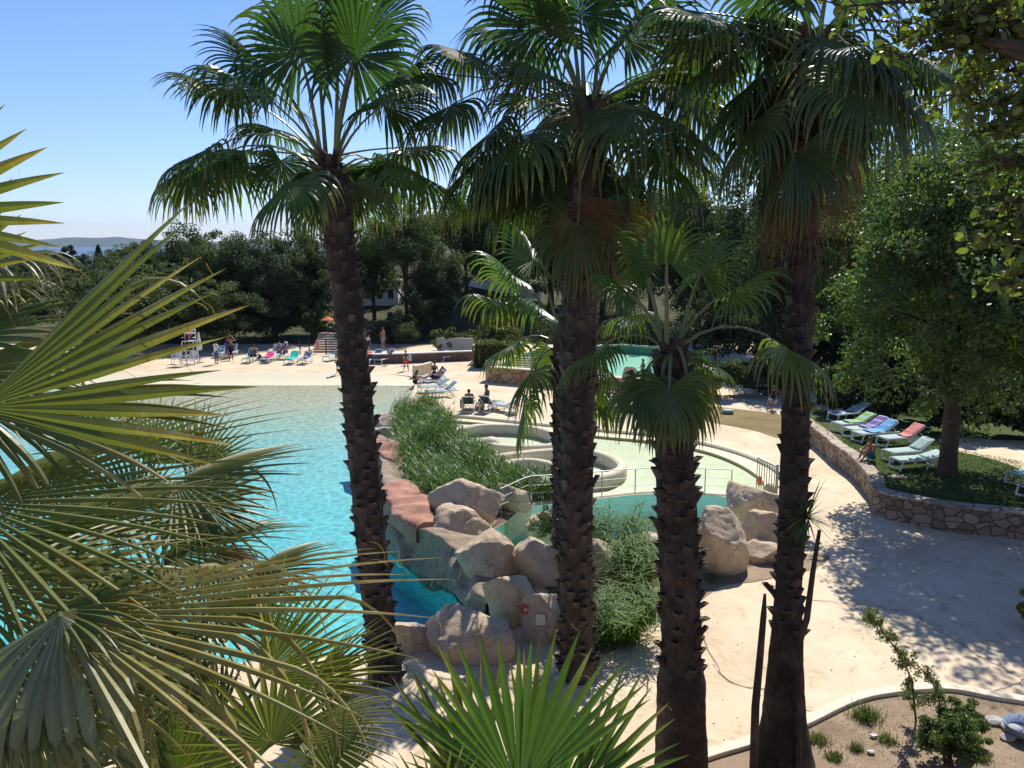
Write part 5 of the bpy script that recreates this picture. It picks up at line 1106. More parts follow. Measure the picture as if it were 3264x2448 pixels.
near_palm('low fan palm with bright upright leaves at the bottom left', (640, 2660, 4.0), [
    D_(h=(864, 2370, 3.8), t=(800, 2080, 3.8), R=.52, s=130, k=28, d=.06, n=(.75, .5), fil=1),
    D_(h=(360, 2405, 3.9), t=(378, 2150, 3.95), R=.38, s=150, k=36, d=.08, n=(.55, .7), m=m_pale, j=.45),
    D_(h=(830, 2160, 4.5), t=(1130, 1860, 4.5), R=.74, s=52, k=24, d=.05, n=(.9, .25), m=m_front, ss=.1),
    D_(h=(980, 2180, 4.6), t=(1290, 2080, 4.5), R=.62, s=60, k=24, d=.12, n=(.6, .6), tip=.6),
    D_(h=(930, 2330, 3.9), t=(1290, 2350, 3.8), R=.62, s=50, k=22, d=.15, n=(.4, .8)),
    D_(h=(160, 2500, 3.8), t=(150, 2250, 3.8), R=.55, s=110, k=34, d=.2, n=(.6, .6), m=m_front2),
    D_(h=(560, 2480, 3.9), t=(640, 2250, 3.9), R=.5, s=100, k=30, d=.15, n=(.6, .6), m=m_front2),
    D_(h=(700, 2300, 4.3), t=(500, 2150, 4.3), R=.6, s=80, k=28, d=.25, n=(.5, .7), m=m_front2),
    D_(h=(1080, 2500, 3.7), t=(1000, 2330, 3.7), R=.42, s=90, k=26, d=.1, n=(.7, .5))], 204)
near_palm('fan palm with a big upright green leaf at the bottom centre', (1690, 2760, 4.1), [
    D_(m=m_fan_green, h=(1655, 2530, 4.0), t=(1640, 1950, 4.05), R=.88, s=62, k=19, d=.02, n=(.8, .35), j=.52, fil=2, ss=.08, tip=.5),
    D_(h=(1530, 2580, 4.25), t=(1360, 1970, 4.3), R=.92, s=26, k=8, d=.03, n=(.7, .3), j=.45, ss=.1, tip=.5, m=m_front2),
    D_(h=(1760, 2590, 4.2), t=(1960, 2180, 4.2), R=.72, s=40, k=11, d=.06, n=(.6, .5), m=m_fan_green),
    D_(m=m_fan_green, h=(1830, 2560, 4.15), t=(2170, 2170, 4.1), R=.80, s=38, k=11, d=.06, n=(.75, .4), fil=2, tip=.9),
    D_(h=(1690, 2480, 4.3), t=(1790, 1960, 4.4), R=.78, s=24, k=7, d=.02, n=(.6, .3), m=m_front2, ss=.1),
    D_(m=m_fan_green, h=(1400, 2620, 3.7), t=(1390, 2370, 3.7), R=.42, s=70, k=20, d=.05, n=(.7, .4)),
    D_(m=m_fan_green, h=(1560, 2560, 4.1), t=(1290, 2250, 4.1), R=.62, s=40, k=16, d=.12, n=(.5, .6))], 205)
# yucca against the right palm, bare stalks
yb_ = G(2480, 2440); t = thing('yucca', 'small spiky yucca on a thin leaning stem against the right palm', 'yucca', (yb_.x, 13.1, 0))
mb = MB(); mb.tube([P(2545, 2450, 13.1), P(2550, 2200, 13.1), P(2552, 2040, 13.1), P(2572, 1970, 13.05), P(2590, 1830, 13.0), P(2612, 1690, 12.95)], [.06, .05, .05, .055, .045, .03], 8, .4); mb.build('stem', m_trunk, t, False, True)
mb = MB(); c = P(2572, 1648, 13.0); rs = random.Random(5)
for i in range(95):
    d = Vector((rs.gauss(0, 1), rs.gauss(0, 1), rs.gauss(-.1, .75))).normalized(); L = rs.uniform(.35, .72); q = c.copy(); V = []; sd = d.cross(Vector((0, 0, 1))).normalized()
    for k in range(6): w = .017 * (1 - k / 5.2) + .001; V += [q - sd * w, q + sd * w]; q = q + d * (L / 5); d = (d + DOWN * .07).normalized()
    cv = rs.random(); mb.add(V, [(2 * k, 2 * k + 1, 2 * k + 3, 2 * k + 2) for k in range(5)], cv, .5 if rs.random() < .12 else 0)
mb.build('leaf_rosette', m_palm, t, False, True)
mb = MB(); mb.tube([P(2402, 2470, 12.95), P(2408, 2250, 12.95), P(2422, 2100, 12.95), P(2434, 1960, 12.95), P(2438, 1893, 12.95)], [.075, .068, .06, .05, .022], 8, .5); o = mb.build('bare_stalk', m_trunk); tag(o, 'bare dead stalk standing just left of the right palm', 'stalk')
# ------------------------------------------------------------------ foliage
def leaf_quads(C, size, aspect=.6, nrm=None, spread=1.0, seed=0):
    g = np.random.default_rng(seed); n = len(C)
    a = g.normal(size=(n, 3)); 
    if nrm is not None: a = a * spread + nrm
    a /= np.linalg.norm(a, axis=1)[:, None] + 1e-9
    b = g.normal(size=(n, 3)); u = np.cross(a, b); u /= np.linalg.norm(u, axis=1)[:, None] + 1e-9; v = np.cross(a, u)
    s = (size * g.uniform(.65, 1.35, n))[:, None]; u = u * s * .5; v = v * s * .5 * aspect
    bend = a * s * .12
    V = np.empty((n, 4, 3)); V[:, 0] = C - u - bend; V[:, 1] = C - v + bend * .3 + u * .1; V[:, 2] = C + u - bend; V[:, 3] = C + v + bend * .3 + u * .1
    Fq = np.arange(n * 4).reshape(n, 4)
    return V.reshape(-1, 3), Fq
def crown(radii, ncl, nleaf, leaf, seed, rc=.26, fill=.55, flatb=.5, aspect=.6, lobes=.28):
    """clumped leaves inside a lumpy ellipsoid; centre at the origin"""
    g = np.random.default_rng(seed); d = g.normal(size=(ncl, 3)); d /= np.linalg.norm(d, axis=1)[:, None]; d[:, 2] = np.where(d[:, 2] < 0, d[:, 2] * flatb, d[:, 2])
    off = Vector((seed * 1.7, seed * .9, 0)); lum = np.array([1 + lobes * noise.noise(Vector(x) * 1.6 + off) + lobes * .6 * noise.noise(Vector(x) * 3.7 + off) for x in d])
    r = g.uniform(0, 1, ncl) ** fill * .95; cc = d * (r * lum)[:, None] * np.array(radii)
    per = max(4, nleaf // ncl); rcm = rc * np.mean(radii); sc = g.uniform(.55, 1.25, ncl)
    q = g.normal(size=(ncl, per, 3)); q /= np.linalg.norm(q, axis=2)[:, :, None]; q *= (g.uniform(.25, 1, (ncl, per)) ** .6 * rcm)[:, :, None] * sc[:, None, None] * np.array((1, 1, .72))
    C = (cc[:, None, :] + q).reshape(-1, 3); nr = (q / rcm + np.array((0, 0, .5))).reshape(-1, 3)
    V, Fq = leaf_quads(C, leaf, aspect, nr, .55, seed + 1)
    var = np.repeat(np.clip(np.repeat(g.uniform(0, .75, ncl), per) + g.normal(0, .18, ncl * per), 0, 1), 4)
    age = np.repeat((g.uniform(0, 1, ncl * per) < .02) * .6, 4)
    return V, Fq, var, age, cc
def limbs(mb, base, h, r, cc, k, rs, lean=(0, 0)):
    top = Vector((lean[0], lean[1], h)); b = Vector(base)
    ax = cr([b, b.lerp(top, .35) + Vector((rs.uniform(-.1, .1), rs.uniform(-.1, .1), 0)), b.lerp(top, .7), top], 5)
    mb.tube(ax, [r * (1.35 if i == 0 else 1.12 if i == 1 else 1 - .6 * i / len(ax)) for i in range(len(ax))], 10, .4)
    for i in range(k):
        e = Vector(cc[rs.randrange(len(cc))]); s = ax[rs.randrange(len(ax) // 3, len(ax))]; md = s.lerp(e, .5) + Vector((rs.uniform(-.4, .4), rs.uniform(-.4, .4), rs.uniform(-.1, .5)))
        pts = cr([s, md, e], 4); r0 = r * rs.uniform(.25, .5); mb.tube(pts, [r0 * (1 - .8 * j / (len(pts) - 1)) for j in range(len(pts))], 6, .4)
def tree_proto(label, loc, radii, cz, trunk_h, tr, ncl, nleaf, leaf, seed, mat, scale=1, rz=0, name='tree', cat='tree', group=None, nl=10, **kw):
    V, Fq, var, age, cc = crown(radii, ncl, nleaf, leaf, seed, **kw); V = V + np.array((0, 0, cz))
    t = thing(name, label, cat, loc, rz, group, scale)
    put('crown', mesh('crown', V, Fq, {'var': var, 'age': age}), mat, t)
    mb = MB(); limbs(mb, (0, 0, -.4), trunk_h, tr, cc + np.array((0, 0, cz)), nl, random.Random(seed)); mb.build('trunk', m_bark, t, True)
    return t
GT = 'evergreen trees behind the beach and pools'
protos = {}
def bg(key, label, u, Y, vtop, wpx, zb=None, grp=GT, rz=None):
    x = (u - CU) / F * Y; zb = zhill(x, Y) if zb is None else zb; top = P(u, vtop, Y).z; x = P(u, vtop, Y).x; h = top - zb; w = wpx / F * Y
    sc = (w / 8.0, w / 8.0, h / 10.0); rz = random.uniform(0, 6.28) if rz is None else rz
    if key not in protos:
        pr = dict(oak=((4, 4, 4.6), 5.2, 5.6, .30, 170, 24000, .23, 301, m_crown_dark), round=((4, 4, 4.4), 5.5, 5.6, .26, 130, 22000, .22, 302, m_crown), loose=((4, 4, 3.6), 6.4, 6.2, .22, 80, 14000, .22, 303, m_crown), dense=((4, 4, 4.9), 5.0, 5, .3, 190, 26000, .23, 304, m_crown_dark))[key]
        r_, cz, th, tr, nc, nlf, lf, sd, mt = pr; kw = dict(rc=.24, flatb=.95)
        if key == 'loose': kw = dict(rc=.26, flatb=.4, lobes=.4)
        protos[key] = tree_proto(label, (x, Y, zb), r_, cz, th, tr, nc, nlf, lf, sd, mt, sc, rz, group=grp, **kw); return protos[key]
    return dup(protos[key], (x, Y, zb), rz, label, grp, sc)
for a in [
 ('round', 'rounded dark tree nearest the strip of sea', 345, 92, 795, 170), ('oak', 'broad dark evergreen under the left palm leaves', 470, 84, 757, 230), ('dense', 'tall dark evergreen left of the left palm crown', 590, 80, 715, 260),
 ('round', 'dark leafy tree behind the white armchairs', 560, 76, 850, 260), ('round', 'spreading tree shading the left end of the beach', 400, 69, 830, 420), ('round', 'low tree shading the loungers by the man in the T-shirt', 690, 71, 890, 260), ('oak', 'grey-green evergreen above the sunbathers in hats', 720, 78, 725, 260), ('dense', 'dark evergreen above the turquoise towel', 860, 77, 740, 260), ('oak', 'dark evergreen left of the terracotta steps', 985, 80, 700, 240),
 ('round', 'dark evergreen just right of the left palm trunk', 1185, 86, 655, 220), ('loose', 'holm oak with a bare trunk beside the white building', 1290, 82, 615, 280), ('dense', 'dense evergreen over the low rubble wall', 1385, 82, 760, 210), ('loose', 'umbrella-crowned tree with a forked trunk by the road wall', 1480, 90, 610, 290), ('round', 'high green tree behind the hedge', 1610, 92, 575, 300), ('dense', 'tall dark evergreen closing the gap right of the forked trunk', 1545, 99, 600, 240), ('oak', 'grey-green evergreen between the sunbathers in hats and the sea', 650, 92, 735, 260), ('round', 'leafy tree second from the strip of sea', 410, 96, 772, 190),
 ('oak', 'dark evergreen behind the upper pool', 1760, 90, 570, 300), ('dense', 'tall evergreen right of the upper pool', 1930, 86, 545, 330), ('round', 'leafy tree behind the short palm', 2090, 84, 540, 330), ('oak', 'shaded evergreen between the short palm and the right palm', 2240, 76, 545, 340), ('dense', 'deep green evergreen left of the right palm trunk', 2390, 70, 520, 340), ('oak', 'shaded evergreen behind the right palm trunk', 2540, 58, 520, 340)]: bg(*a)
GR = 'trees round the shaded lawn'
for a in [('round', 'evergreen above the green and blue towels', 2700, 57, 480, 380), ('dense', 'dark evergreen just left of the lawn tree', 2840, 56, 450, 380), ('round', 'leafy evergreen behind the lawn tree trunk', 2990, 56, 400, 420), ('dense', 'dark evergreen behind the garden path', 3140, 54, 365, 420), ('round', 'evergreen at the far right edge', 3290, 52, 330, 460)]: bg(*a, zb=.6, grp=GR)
# far wood left, cypress
cy = P(312, 782, 150); t = thing('cypress', 'small dark pointed cypress against the sea', 'cypress', (cy.x, 150, P(312, 838, 150).z))
hh = cy.z - P(312, 838, 150).z; g = np.random.default_rng(5); n = 2600; z = g.uniform(0, 1, n) ** .8; rr = .95 * (1 - z) ** .7 * g.uniform(.3, 1, n) ** .5; th = g.uniform(0, 6.28, n)
C = np.stack([rr * np.cos(th), rr * np.sin(th), z * hh], 1); V, Fq = leaf_quads(C, .35, .5, None, 1, 6); put('crown', mesh('crown', V, Fq, {'var': np.repeat(g.uniform(0, .4, n), 4), 'age': np.zeros(4 * n)}), m_crown_dark, t)
mb = MB(); mb.tube([(0, 0, -1), (0, 0, hh * .6)], [.14, .05], 6); mb.build('trunk', m_bark, t)
g = np.random.default_rng(8); allV = []; allF = []; va = []; k0 = 0
for (u, v, Y, w, hgt) in [(150, 800, 210, 90, 30), (210, 792, 190, 60, 40), (255, 812, 200, 70, 26), (60, 800, 190, 120, 40), (370, 800, 170, 60, 30), (420, 778, 150, 80, 40), (-60, 790, 180, 160, 50), (180, 830, 170, 160, 40), (280, 838, 160, 120, 30), (60, 840, 160, 200, 40), (110, 806, 230, 60, 22), (350, 818, 150, 90, 40), (240, 860, 140, 200, 40), (80, 880, 130, 240, 60), (400, 850, 120, 160, 50), (250, 900, 115, 260, 60), (0, 930, 100, 300, 90), (180, 960, 95, 260, 90), (330, 980, 90, 240, 100), (-150, 900, 110, 300, 80), (60, 1010, 88, 300, 100)]:
    w_ = w / F * Y / 2; h_ = hgt / F * Y; p = P(u, v, Y); V, Fq, a, b, _ = crown((w_, w_, h_), 40, 3200, .55, int(u + v), rc=.3, flatb=1.0); allV.append(V + np.array((p.x, p.y, p.z - h_ * .8))); allF.append(Fq + k0); k0 += len(V); va.append(a * .8)
o = put('distant_wood', mesh('distant_wood', np.concatenate(allV), np.concatenate(allF), {'var': np.concatenate(va), 'age': np.zeros(k0)}), m_crown_dark); tag(o, None, None, None, 'stuff'); o['label'] = 'dark wood running down to the sea at the left'; o['category'] = 'woodland'
# the big tree on the lawn, spreading over the right of the picture
b = G(3018, 1512, .82)
tree_proto('big bright-leaved oak standing on the lawn, shading the pavement', (b.x, b.y, .82), (4.9, 4.8, 5.6), 7.3, 8.0, .33, 420, 62000, .17, 401, m_crown_right, name='oak_tree', nl=34, rc=.165, flatb=.95, fill=.45, lobes=.42)
b2 = P(2790, 640, 51)
tree_proto('bright-leaved tree directly left of the big lawn oak', (b2.x, 51, .7), (4.3, 4.0, 5.6), 7.6, 6.5, .24, 260, 26000, .18, 402, m_crown_right, name='oak_tree', nl=20, rc=.18, flatb=.95, fill=.45)
bs = G(3480, 1640, .82)
tree_proto('oak beside the garden path at the right edge', (bs.x, bs.y, .8), (4.6, 4.4, 4.2), 7.3, 6.5, .3, 330, 34000, .19, 403, m_crown_right, name='oak_tree', nl=24, rc=.18, flatb=.7, fill=.45)
# hedges and shrubs
def shrub(label, loc, radii, ncl, nleaf, leaf, seed, mat, name='shrub', cat='shrub', group=None, zc=None, **kw):
    V, Fq, var, age, cc = crown(radii, ncl, nleaf, leaf, seed, **kw); zc = radii[2] * .75 if zc is None else zc; V = V + np.array((0, 0, zc)); V[:, 2] = np.maximum(V[:, 2], .01)
    t = thing(name, label, cat, loc, 0, group); put('foliage', mesh('foliage', V, Fq, {'var': var, 'age': age}), mat, t)
    mb = MB(); rs = random.Random(seed)
    for k in range(5): e = Vector(cc[rs.randrange(len(cc))]) + Vector((0, 0, zc)); mb.tube([(rs.uniform(-.08, .08), rs.uniform(-.08, .08), 0), (e.x * .4, e.y * .4, e.z * .5), tuple(e)], [.03, .022, .008], 6)
    mb.build('stem', m_bark, t); return t
def pshrub(label, u, v, wpx, hpx, seed, mat, z=0.0, nleaf=5000, leaf=.2, dep=.8, Y=None, **kw):
    p = G(u, v, z) if Y is None else Vector((P(u, v, Y).x, Y, zhill(P(u, v, Y).x, Y))); Y = p.y; r = wpx / F * Y / 2; h = hpx / F * Y
    return shrub(label, (p.x, Y, p.z), (r, r * dep, h * .58), 60, nleaf, leaf, seed, mat, **kw)
# box hedge
a = G(1590, 1172); g = np.random.default_rng(31); n = 9000; bx = np.array((3.3, 2.0, 1.75)); C = g.uniform(-.5, .5, (n, 3)); ax_ = g.integers(0, 3, n); sg_ = g.choice((-.5, .5), n); C[np.arange(n), ax_] = np.where((ax_ == 2), .5, sg_) * g.uniform(.9, 1.03, n); C[:, 2] += .5
C *= bx; C += np.array([noise.noise_vector(Vector(c) * 1.3) for c in C]) * .16; V, Fq = leaf_quads(C, .15, .6, None, 1, 32); t = thing('hedge', 'clipped box hedge, yellow-green on top, left of the upper pool', 'hedge', (a.x, a.y + .6, 0))
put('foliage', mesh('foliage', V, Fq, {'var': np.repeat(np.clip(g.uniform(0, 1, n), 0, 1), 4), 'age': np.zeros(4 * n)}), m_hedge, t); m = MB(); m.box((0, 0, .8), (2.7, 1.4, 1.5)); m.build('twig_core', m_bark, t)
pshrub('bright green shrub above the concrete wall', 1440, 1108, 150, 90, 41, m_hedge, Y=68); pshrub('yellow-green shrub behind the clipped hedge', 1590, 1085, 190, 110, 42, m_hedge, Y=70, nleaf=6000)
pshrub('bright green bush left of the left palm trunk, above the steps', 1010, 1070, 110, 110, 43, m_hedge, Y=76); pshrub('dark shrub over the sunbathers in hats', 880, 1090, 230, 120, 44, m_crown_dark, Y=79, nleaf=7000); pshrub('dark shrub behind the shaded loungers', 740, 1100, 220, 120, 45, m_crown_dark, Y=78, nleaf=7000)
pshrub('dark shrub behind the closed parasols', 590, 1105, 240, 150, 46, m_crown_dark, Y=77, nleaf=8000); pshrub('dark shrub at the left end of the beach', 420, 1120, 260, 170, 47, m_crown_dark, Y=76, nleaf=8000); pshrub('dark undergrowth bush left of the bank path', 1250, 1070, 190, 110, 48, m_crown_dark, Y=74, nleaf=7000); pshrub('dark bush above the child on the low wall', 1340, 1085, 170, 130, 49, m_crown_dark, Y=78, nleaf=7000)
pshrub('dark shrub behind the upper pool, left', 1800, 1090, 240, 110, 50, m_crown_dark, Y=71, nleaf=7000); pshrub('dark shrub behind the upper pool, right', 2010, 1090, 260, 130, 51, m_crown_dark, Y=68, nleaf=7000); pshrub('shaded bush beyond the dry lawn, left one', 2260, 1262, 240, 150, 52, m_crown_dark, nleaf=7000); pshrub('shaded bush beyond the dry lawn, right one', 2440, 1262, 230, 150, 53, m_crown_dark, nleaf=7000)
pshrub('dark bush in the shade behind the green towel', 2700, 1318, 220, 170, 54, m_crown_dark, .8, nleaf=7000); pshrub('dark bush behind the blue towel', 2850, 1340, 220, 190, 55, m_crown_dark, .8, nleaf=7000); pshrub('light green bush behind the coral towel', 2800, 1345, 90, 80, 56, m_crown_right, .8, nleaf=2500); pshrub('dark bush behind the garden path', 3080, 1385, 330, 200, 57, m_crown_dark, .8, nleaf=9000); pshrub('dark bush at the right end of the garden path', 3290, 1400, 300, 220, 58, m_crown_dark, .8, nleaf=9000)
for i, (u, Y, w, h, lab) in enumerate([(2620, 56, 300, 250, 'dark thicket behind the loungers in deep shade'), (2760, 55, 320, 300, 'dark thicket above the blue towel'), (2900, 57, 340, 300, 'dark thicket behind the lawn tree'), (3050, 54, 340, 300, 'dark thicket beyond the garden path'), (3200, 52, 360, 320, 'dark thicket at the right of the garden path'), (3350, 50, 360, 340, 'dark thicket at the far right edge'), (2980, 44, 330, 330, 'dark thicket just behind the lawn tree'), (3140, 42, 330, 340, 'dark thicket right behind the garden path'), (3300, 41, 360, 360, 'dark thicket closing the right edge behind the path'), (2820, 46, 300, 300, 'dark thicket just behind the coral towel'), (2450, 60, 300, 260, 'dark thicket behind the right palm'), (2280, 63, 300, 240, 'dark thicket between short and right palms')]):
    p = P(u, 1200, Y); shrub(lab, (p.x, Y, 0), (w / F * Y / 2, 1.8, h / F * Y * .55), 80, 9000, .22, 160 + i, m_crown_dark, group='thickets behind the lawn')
# reeds between the two pools
def blades(B, h, lean, w, seed, seg=4, curve=.5):
    g = np.random.default_rng(seed); n = len(B); az = g.uniform(0, 6.28, n); ln = lean * g.uniform(.2, 1.2, n); dirx = np.stack([np.cos(az), np.sin(az), np.zeros(n)], 1); sd = np.stack([-np.sin(az + g.uniform(-.8, .8, n)), np.cos(az), np.zeros(n)], 1); sd /= np.linalg.norm(sd, axis=1)[:, None]
    V = np.empty((n, seg + 1, 2, 3))
    for k in range(seg + 1):
        f = k / seg; c = B + dirx * (ln * h * (f * .4 + curve * f * f))[:, None]; c[:, 2] += h * f * (1 - .25 * ln * f); ww = (w * (1 - f ** 1.5) + .002) * .5
        V[:, k, 0] = c - sd * (ww if np.ndim(ww) == 0 else ww[:, None]); V[:, k, 1] = c + sd * (ww if np.ndim(ww) == 0 else ww[:, None])
    base = (np.arange(n) * (seg + 1) * 2)[:, None]; Fq = np.concatenate([base + np.array([2 * k, 2 * k + 1, 2 * k + 3, 2 * k + 2]) for k in range(seg)])
    return V.reshape(-1, 3), Fq, (seg + 1) * 2
def scatter(poly, n, seed):
    g = random.Random(seed); xs = [p[0] for p in poly]; ys = [p[1] for p in poly]; out = []
    while len(out) < n:
        x, y = g.uniform(min(xs), max(xs)), g.uniform(min(ys), max(ys))
        if inside(x, y, poly): out.append((x, y, 0.0))
    return np.array(out)
rp = px([(1268, 1335), (1340, 1325), (1400, 1345), (1470, 1430), (1560, 1500), (1640, 1555), (1780, 1585), (1830, 1600), (1700, 1606), (1620, 1620), (1540, 1660), (1430, 1665), (1330, 1610), (1285, 1560), (1270, 1450)], 0, 4)
B = scatter(rp, 7500, 61); g = np.random.default_rng(62); ru = np.array([noise.noise(Vector((b[0] * .55, b[1] * .55, 3))) for b in B]); hh = np.clip(1.12 + 1.1 * ru, .5, 2.1) * g.uniform(.45, 1.2, len(B))
east = np.clip((B[:, 0] - (-1.0)) / 2.5, 0, 1); hh *= (1 - .2 * east)
V1, F1, k1 = blades(B, hh, .75, .045, 63); v1 = np.repeat(np.clip(.45 + ru * .6 + g.normal(0, .2, len(B)), 0, 1), k1); a1 = np.repeat(np.clip(east * .35 * g.uniform(0, 1, len(B)) + (g.uniform(0, 1, len(B)) < .05) * .6, 0, 1), k1)
tp = B + np.stack([g.normal(0, .12, len(B)), g.normal(0, .12, len(B)), hh * g.uniform(.35, .9, len(B))], 1); V2, F2, k2 = blades(np.concatenate([tp, tp + g.normal(0, .1, tp.shape)]), np.full(2 * len(B), .36), 1.7, .035, 64, 3); v2 = np.repeat(np.clip(g.uniform(.1, 1, 2 * len(B)), 0, 1), k2)
o = put('reed_bed', mesh('reed_bed', np.concatenate([V1, V2]), F1.tolist() + (F2 + len(V1)).tolist(), {'var': np.concatenate([v1, v2]), 'age': np.concatenate([a1, np.zeros(len(v2))])}), m_reed); o['kind'] = 'stuff'; o['label'] = 'thick green reed bed between the pools'; o['category'] = 'reeds'
# bamboo shrubs, conifer scrub by the lagoon
def bamboo(label, u, v, wpx, hpx, seed, nst=42, z=0.0):
    p = G(u, v, z); rs = random.Random(seed); r = wpx / F * p.y / 2; h = hpx / F * p.y; t = thing('bamboo_shrub', label, 'shrub', p, 0, 'bamboo shrubs between the palms'); st = MB(); lv = []
    for i in range(nst):
        a = rs.uniform(0, 6.28); q = rs.random() ** .5 * r; b = Vector((math.cos(a) * q * .6, math.sin(a) * q * .6, 0)); hh_ = h * rs.uniform(.55, 1.05); e = b + Vector((math.cos(a) * q * .9 + rs.uniform(-.1, .1), math.sin(a) * q * .9, hh_)); pts = cr([b, b.lerp(e, .55) + Vector((0, 0, .08 * h)), e - Vector((0, 0, .05 * h))], 4); st.tube(pts, .008, 5)
        for k in range(30):
            f = rs.uniform(.15, 1); c = pts[min(len(pts) - 1, int(f * len(pts)))]; lv.append((c.x + rs.gauss(0, .10), c.y + rs.gauss(0, .10), max(.05, c.z + rs.gauss(0, .10))))
    V, Fq, k = blades(np.array(lv), np.full(len(lv), .13), 4.0, .038, seed, 3, 1.2); g = np.random.default_rng(seed); o = put('foliage', mesh('foliage', V, Fq, {'var': np.repeat(g.uniform(0, 1, len(lv)), k), 'age': np.zeros(len(V))}), m_bamboo, t); st.build('stem', m_bamboo, t)
bamboo('near bamboo shrub spilling onto the pavement between middle and short palms', 1965, 2050, 225, 205, 71, 46); bamboo('arching bamboo shrub beside the lagoon', 1960, 1790, 200, 190, 72, 34); bamboo('bamboo shrub close to the short palm trunk', 2030, 1900, 150, 190, 73, 34)
shrub('dark feathery juniper at the lagoon edge', G(1760, 1720), (.85, .7, .55), 60, 6000, .09, 74, m_crown, rc=.3, aspect=.3); shrub('low juniper under the bamboo', G(2010, 1820), (.9, .8, .6), 60, 6000, .09, 75, m_crown, rc=.3, aspect=.3)
# near flower bed plants
def sapling(label, base, tip_px, Y, seed, mat, n=26):
    rs = random.Random(seed); b = G(*base); t = thing('sapling', label, 'shrub', b); tip = P(*tip_px, Y) - b; st = MB(); lv = []; ax = cr([Vector((0, 0, 0)), tip * .5 + Vector((.25, 0, 0)), tip], 8); st.tube(ax, [.022 * (1 - .7 * i / len(ax)) for i in range(len(ax))], 6)
    for i in range(n):
        k = rs.randrange(3, len(ax)); p = ax[k]; d = Vector((rs.gauss(0, 1), rs.gauss(0, 1), rs.gauss(.3, .5))).normalized(); L = rs.uniform(.14, .34) * (1.15 - .5 * k / len(ax)); e = p + d * L; st.tube([p, p.lerp(e, .5) + Vector((0, 0, .02)), e], [.007, .005, .003], 5)
        for _ in range(70): q = p.lerp(e, rs.uniform(.2, 1.08)); lv.append((q.x + rs.gauss(0, .035), q.y + rs.gauss(0, .035), q.z + rs.gauss(0, .035)))
    V, Fq = leaf_quads(np.array(lv), .055, .5, None, 1, seed); g = np.random.default_rng(seed); put('foliage', mesh('foliage', V, Fq, {'var': np.repeat(g.uniform(0, 1, len(lv)), 4), 'age': np.zeros(len(V))}), mat, t); st.build('stem', m_bark, t)
sapling('grey-green sapling leaning left over the curved kerb', (2920, 2300), (2775, 1960), 14.7, 81, m_grey_leaf, 34)
sapling('thin grey-green sapling in the middle of the near bed', (2990, 2320), (2900, 2090), 15.0, 82, m_grey_leaf, 20)
shrub('rounded dark green shrub in the near bed', G(3020, 2440), (.62, .55, .62), 90, 9000, .06, 83, m_crown_right, rc=.22, aspect=.55)
shrub('upper dark green shrub behind the rounded one', G(3060, 2350), (.45, .4, .5), 60, 5000, .06, 84, m_crown_right, rc=.24, aspect=.55)
shrub('yellow-green bush poking in at the right edge', G(3300, 2010), (.45, .45, .6), 50, 3500, .09, 85, leafmat('yellow_leaf', (.14, .16, .02), (.36, .32, .04), YEL), rc=.25)
g = random.Random(9)
for i, (u, v, n, h, r, lab) in enumerate([(2760, 2290, 420, .26, .22, 'bright grass tuft just inside the curved kerb'), (2610, 2365, 260, .18, .18, 'grass tuft nearest the right palm base'), (2830, 2365, 200, .18, .16, 'grass tuft left of the rounded shrub'), (2730, 2392, 240, .15, .09, 'small dry tuft in the middle of the bed'), (2660, 2420, 320, .13, .12, 'sparse weeds at the bottom of the bed'), (2330, 1795, 300, .2, .45, 'green weeds at the foot of the tallest right boulder'), (2270, 1850, 260, .16, .3, 'weeds beside the short palm trunk'), (2430, 1780, 200, .16, .3, 'weeds by the low flat stone'), (2110, 1345, 300, .35, .5, 'rough grass at the near end of the dry lawn'), (3120, 2420, 320, .17, .13, 'grass tuft right of the rounded shrub')]):
    p = G(u, v); gg = np.random.default_rng(500 + i); B = np.stack([gg.normal(0, r * .6, n), gg.normal(0, r * .6, n), np.zeros(n)], 1); V, Fq, k = blades(B, h * gg.uniform(.5, 1.1, n), .9, .012, 510 + i, 3)
    o = put('grass_tuft', mesh('grass_tuft', V, Fq, {'var': np.repeat(gg.uniform(0, 1, n), k), 'age': np.repeat((gg.uniform(0, 1, n) < .25) * .8, k)}), m_grass, None, p); tag(o, lab, 'grass tuft', 'grass tufts')
B = scatter(px([(2560, 2335), (2690, 2270), (2833, 2230), (3038, 2218), (3264, 2262), (3264, 2448), (2560, 2448)], 0, 4), 2600, 41); B[:, 2] = .03; gg = np.random.default_rng(42); V, Fq = leaf_quads(B, .028, .5, np.array((0, 0, 2.0)), .6, 43)
o = put('soil_litter', mesh('soil_litter', V, Fq, {'var': np.repeat(gg.uniform(0, 1, len(B)), 4), 'age': np.full(len(V), .9)}), m_pale); o['kind'] = 'stuff'; o['label'] = 'dry leaf litter and grit on the bed soil'; o['category'] = 'litter'
B = np.concatenate([scatter(px([(2250, 1900), (2700, 1500), (3264, 1760), (3264, 2190), (2300, 2380)], 0, 4), 420, 44), scatter(px([(1200, 2080), (2100, 2120), (2200, 2400), (1500, 2440), (900, 2300)], 0, 4), 260, 45)]); B[:, 2] = .008; V, Fq = leaf_quads(B, .045, .45, np.array((0, 0, 2.5)), .5, 46)
o = put('pavement_litter', mesh('pavement_litter', V, Fq, {'var': np.repeat(np.random.default_rng(47).uniform(0, 1, len(B)), 4), 'age': np.full(len(V), .8)}), m_dead); o['kind'] = 'stuff'; o['label'] = 'fallen dry leaf bits on the pale pavement'; o['category'] = 'litter'
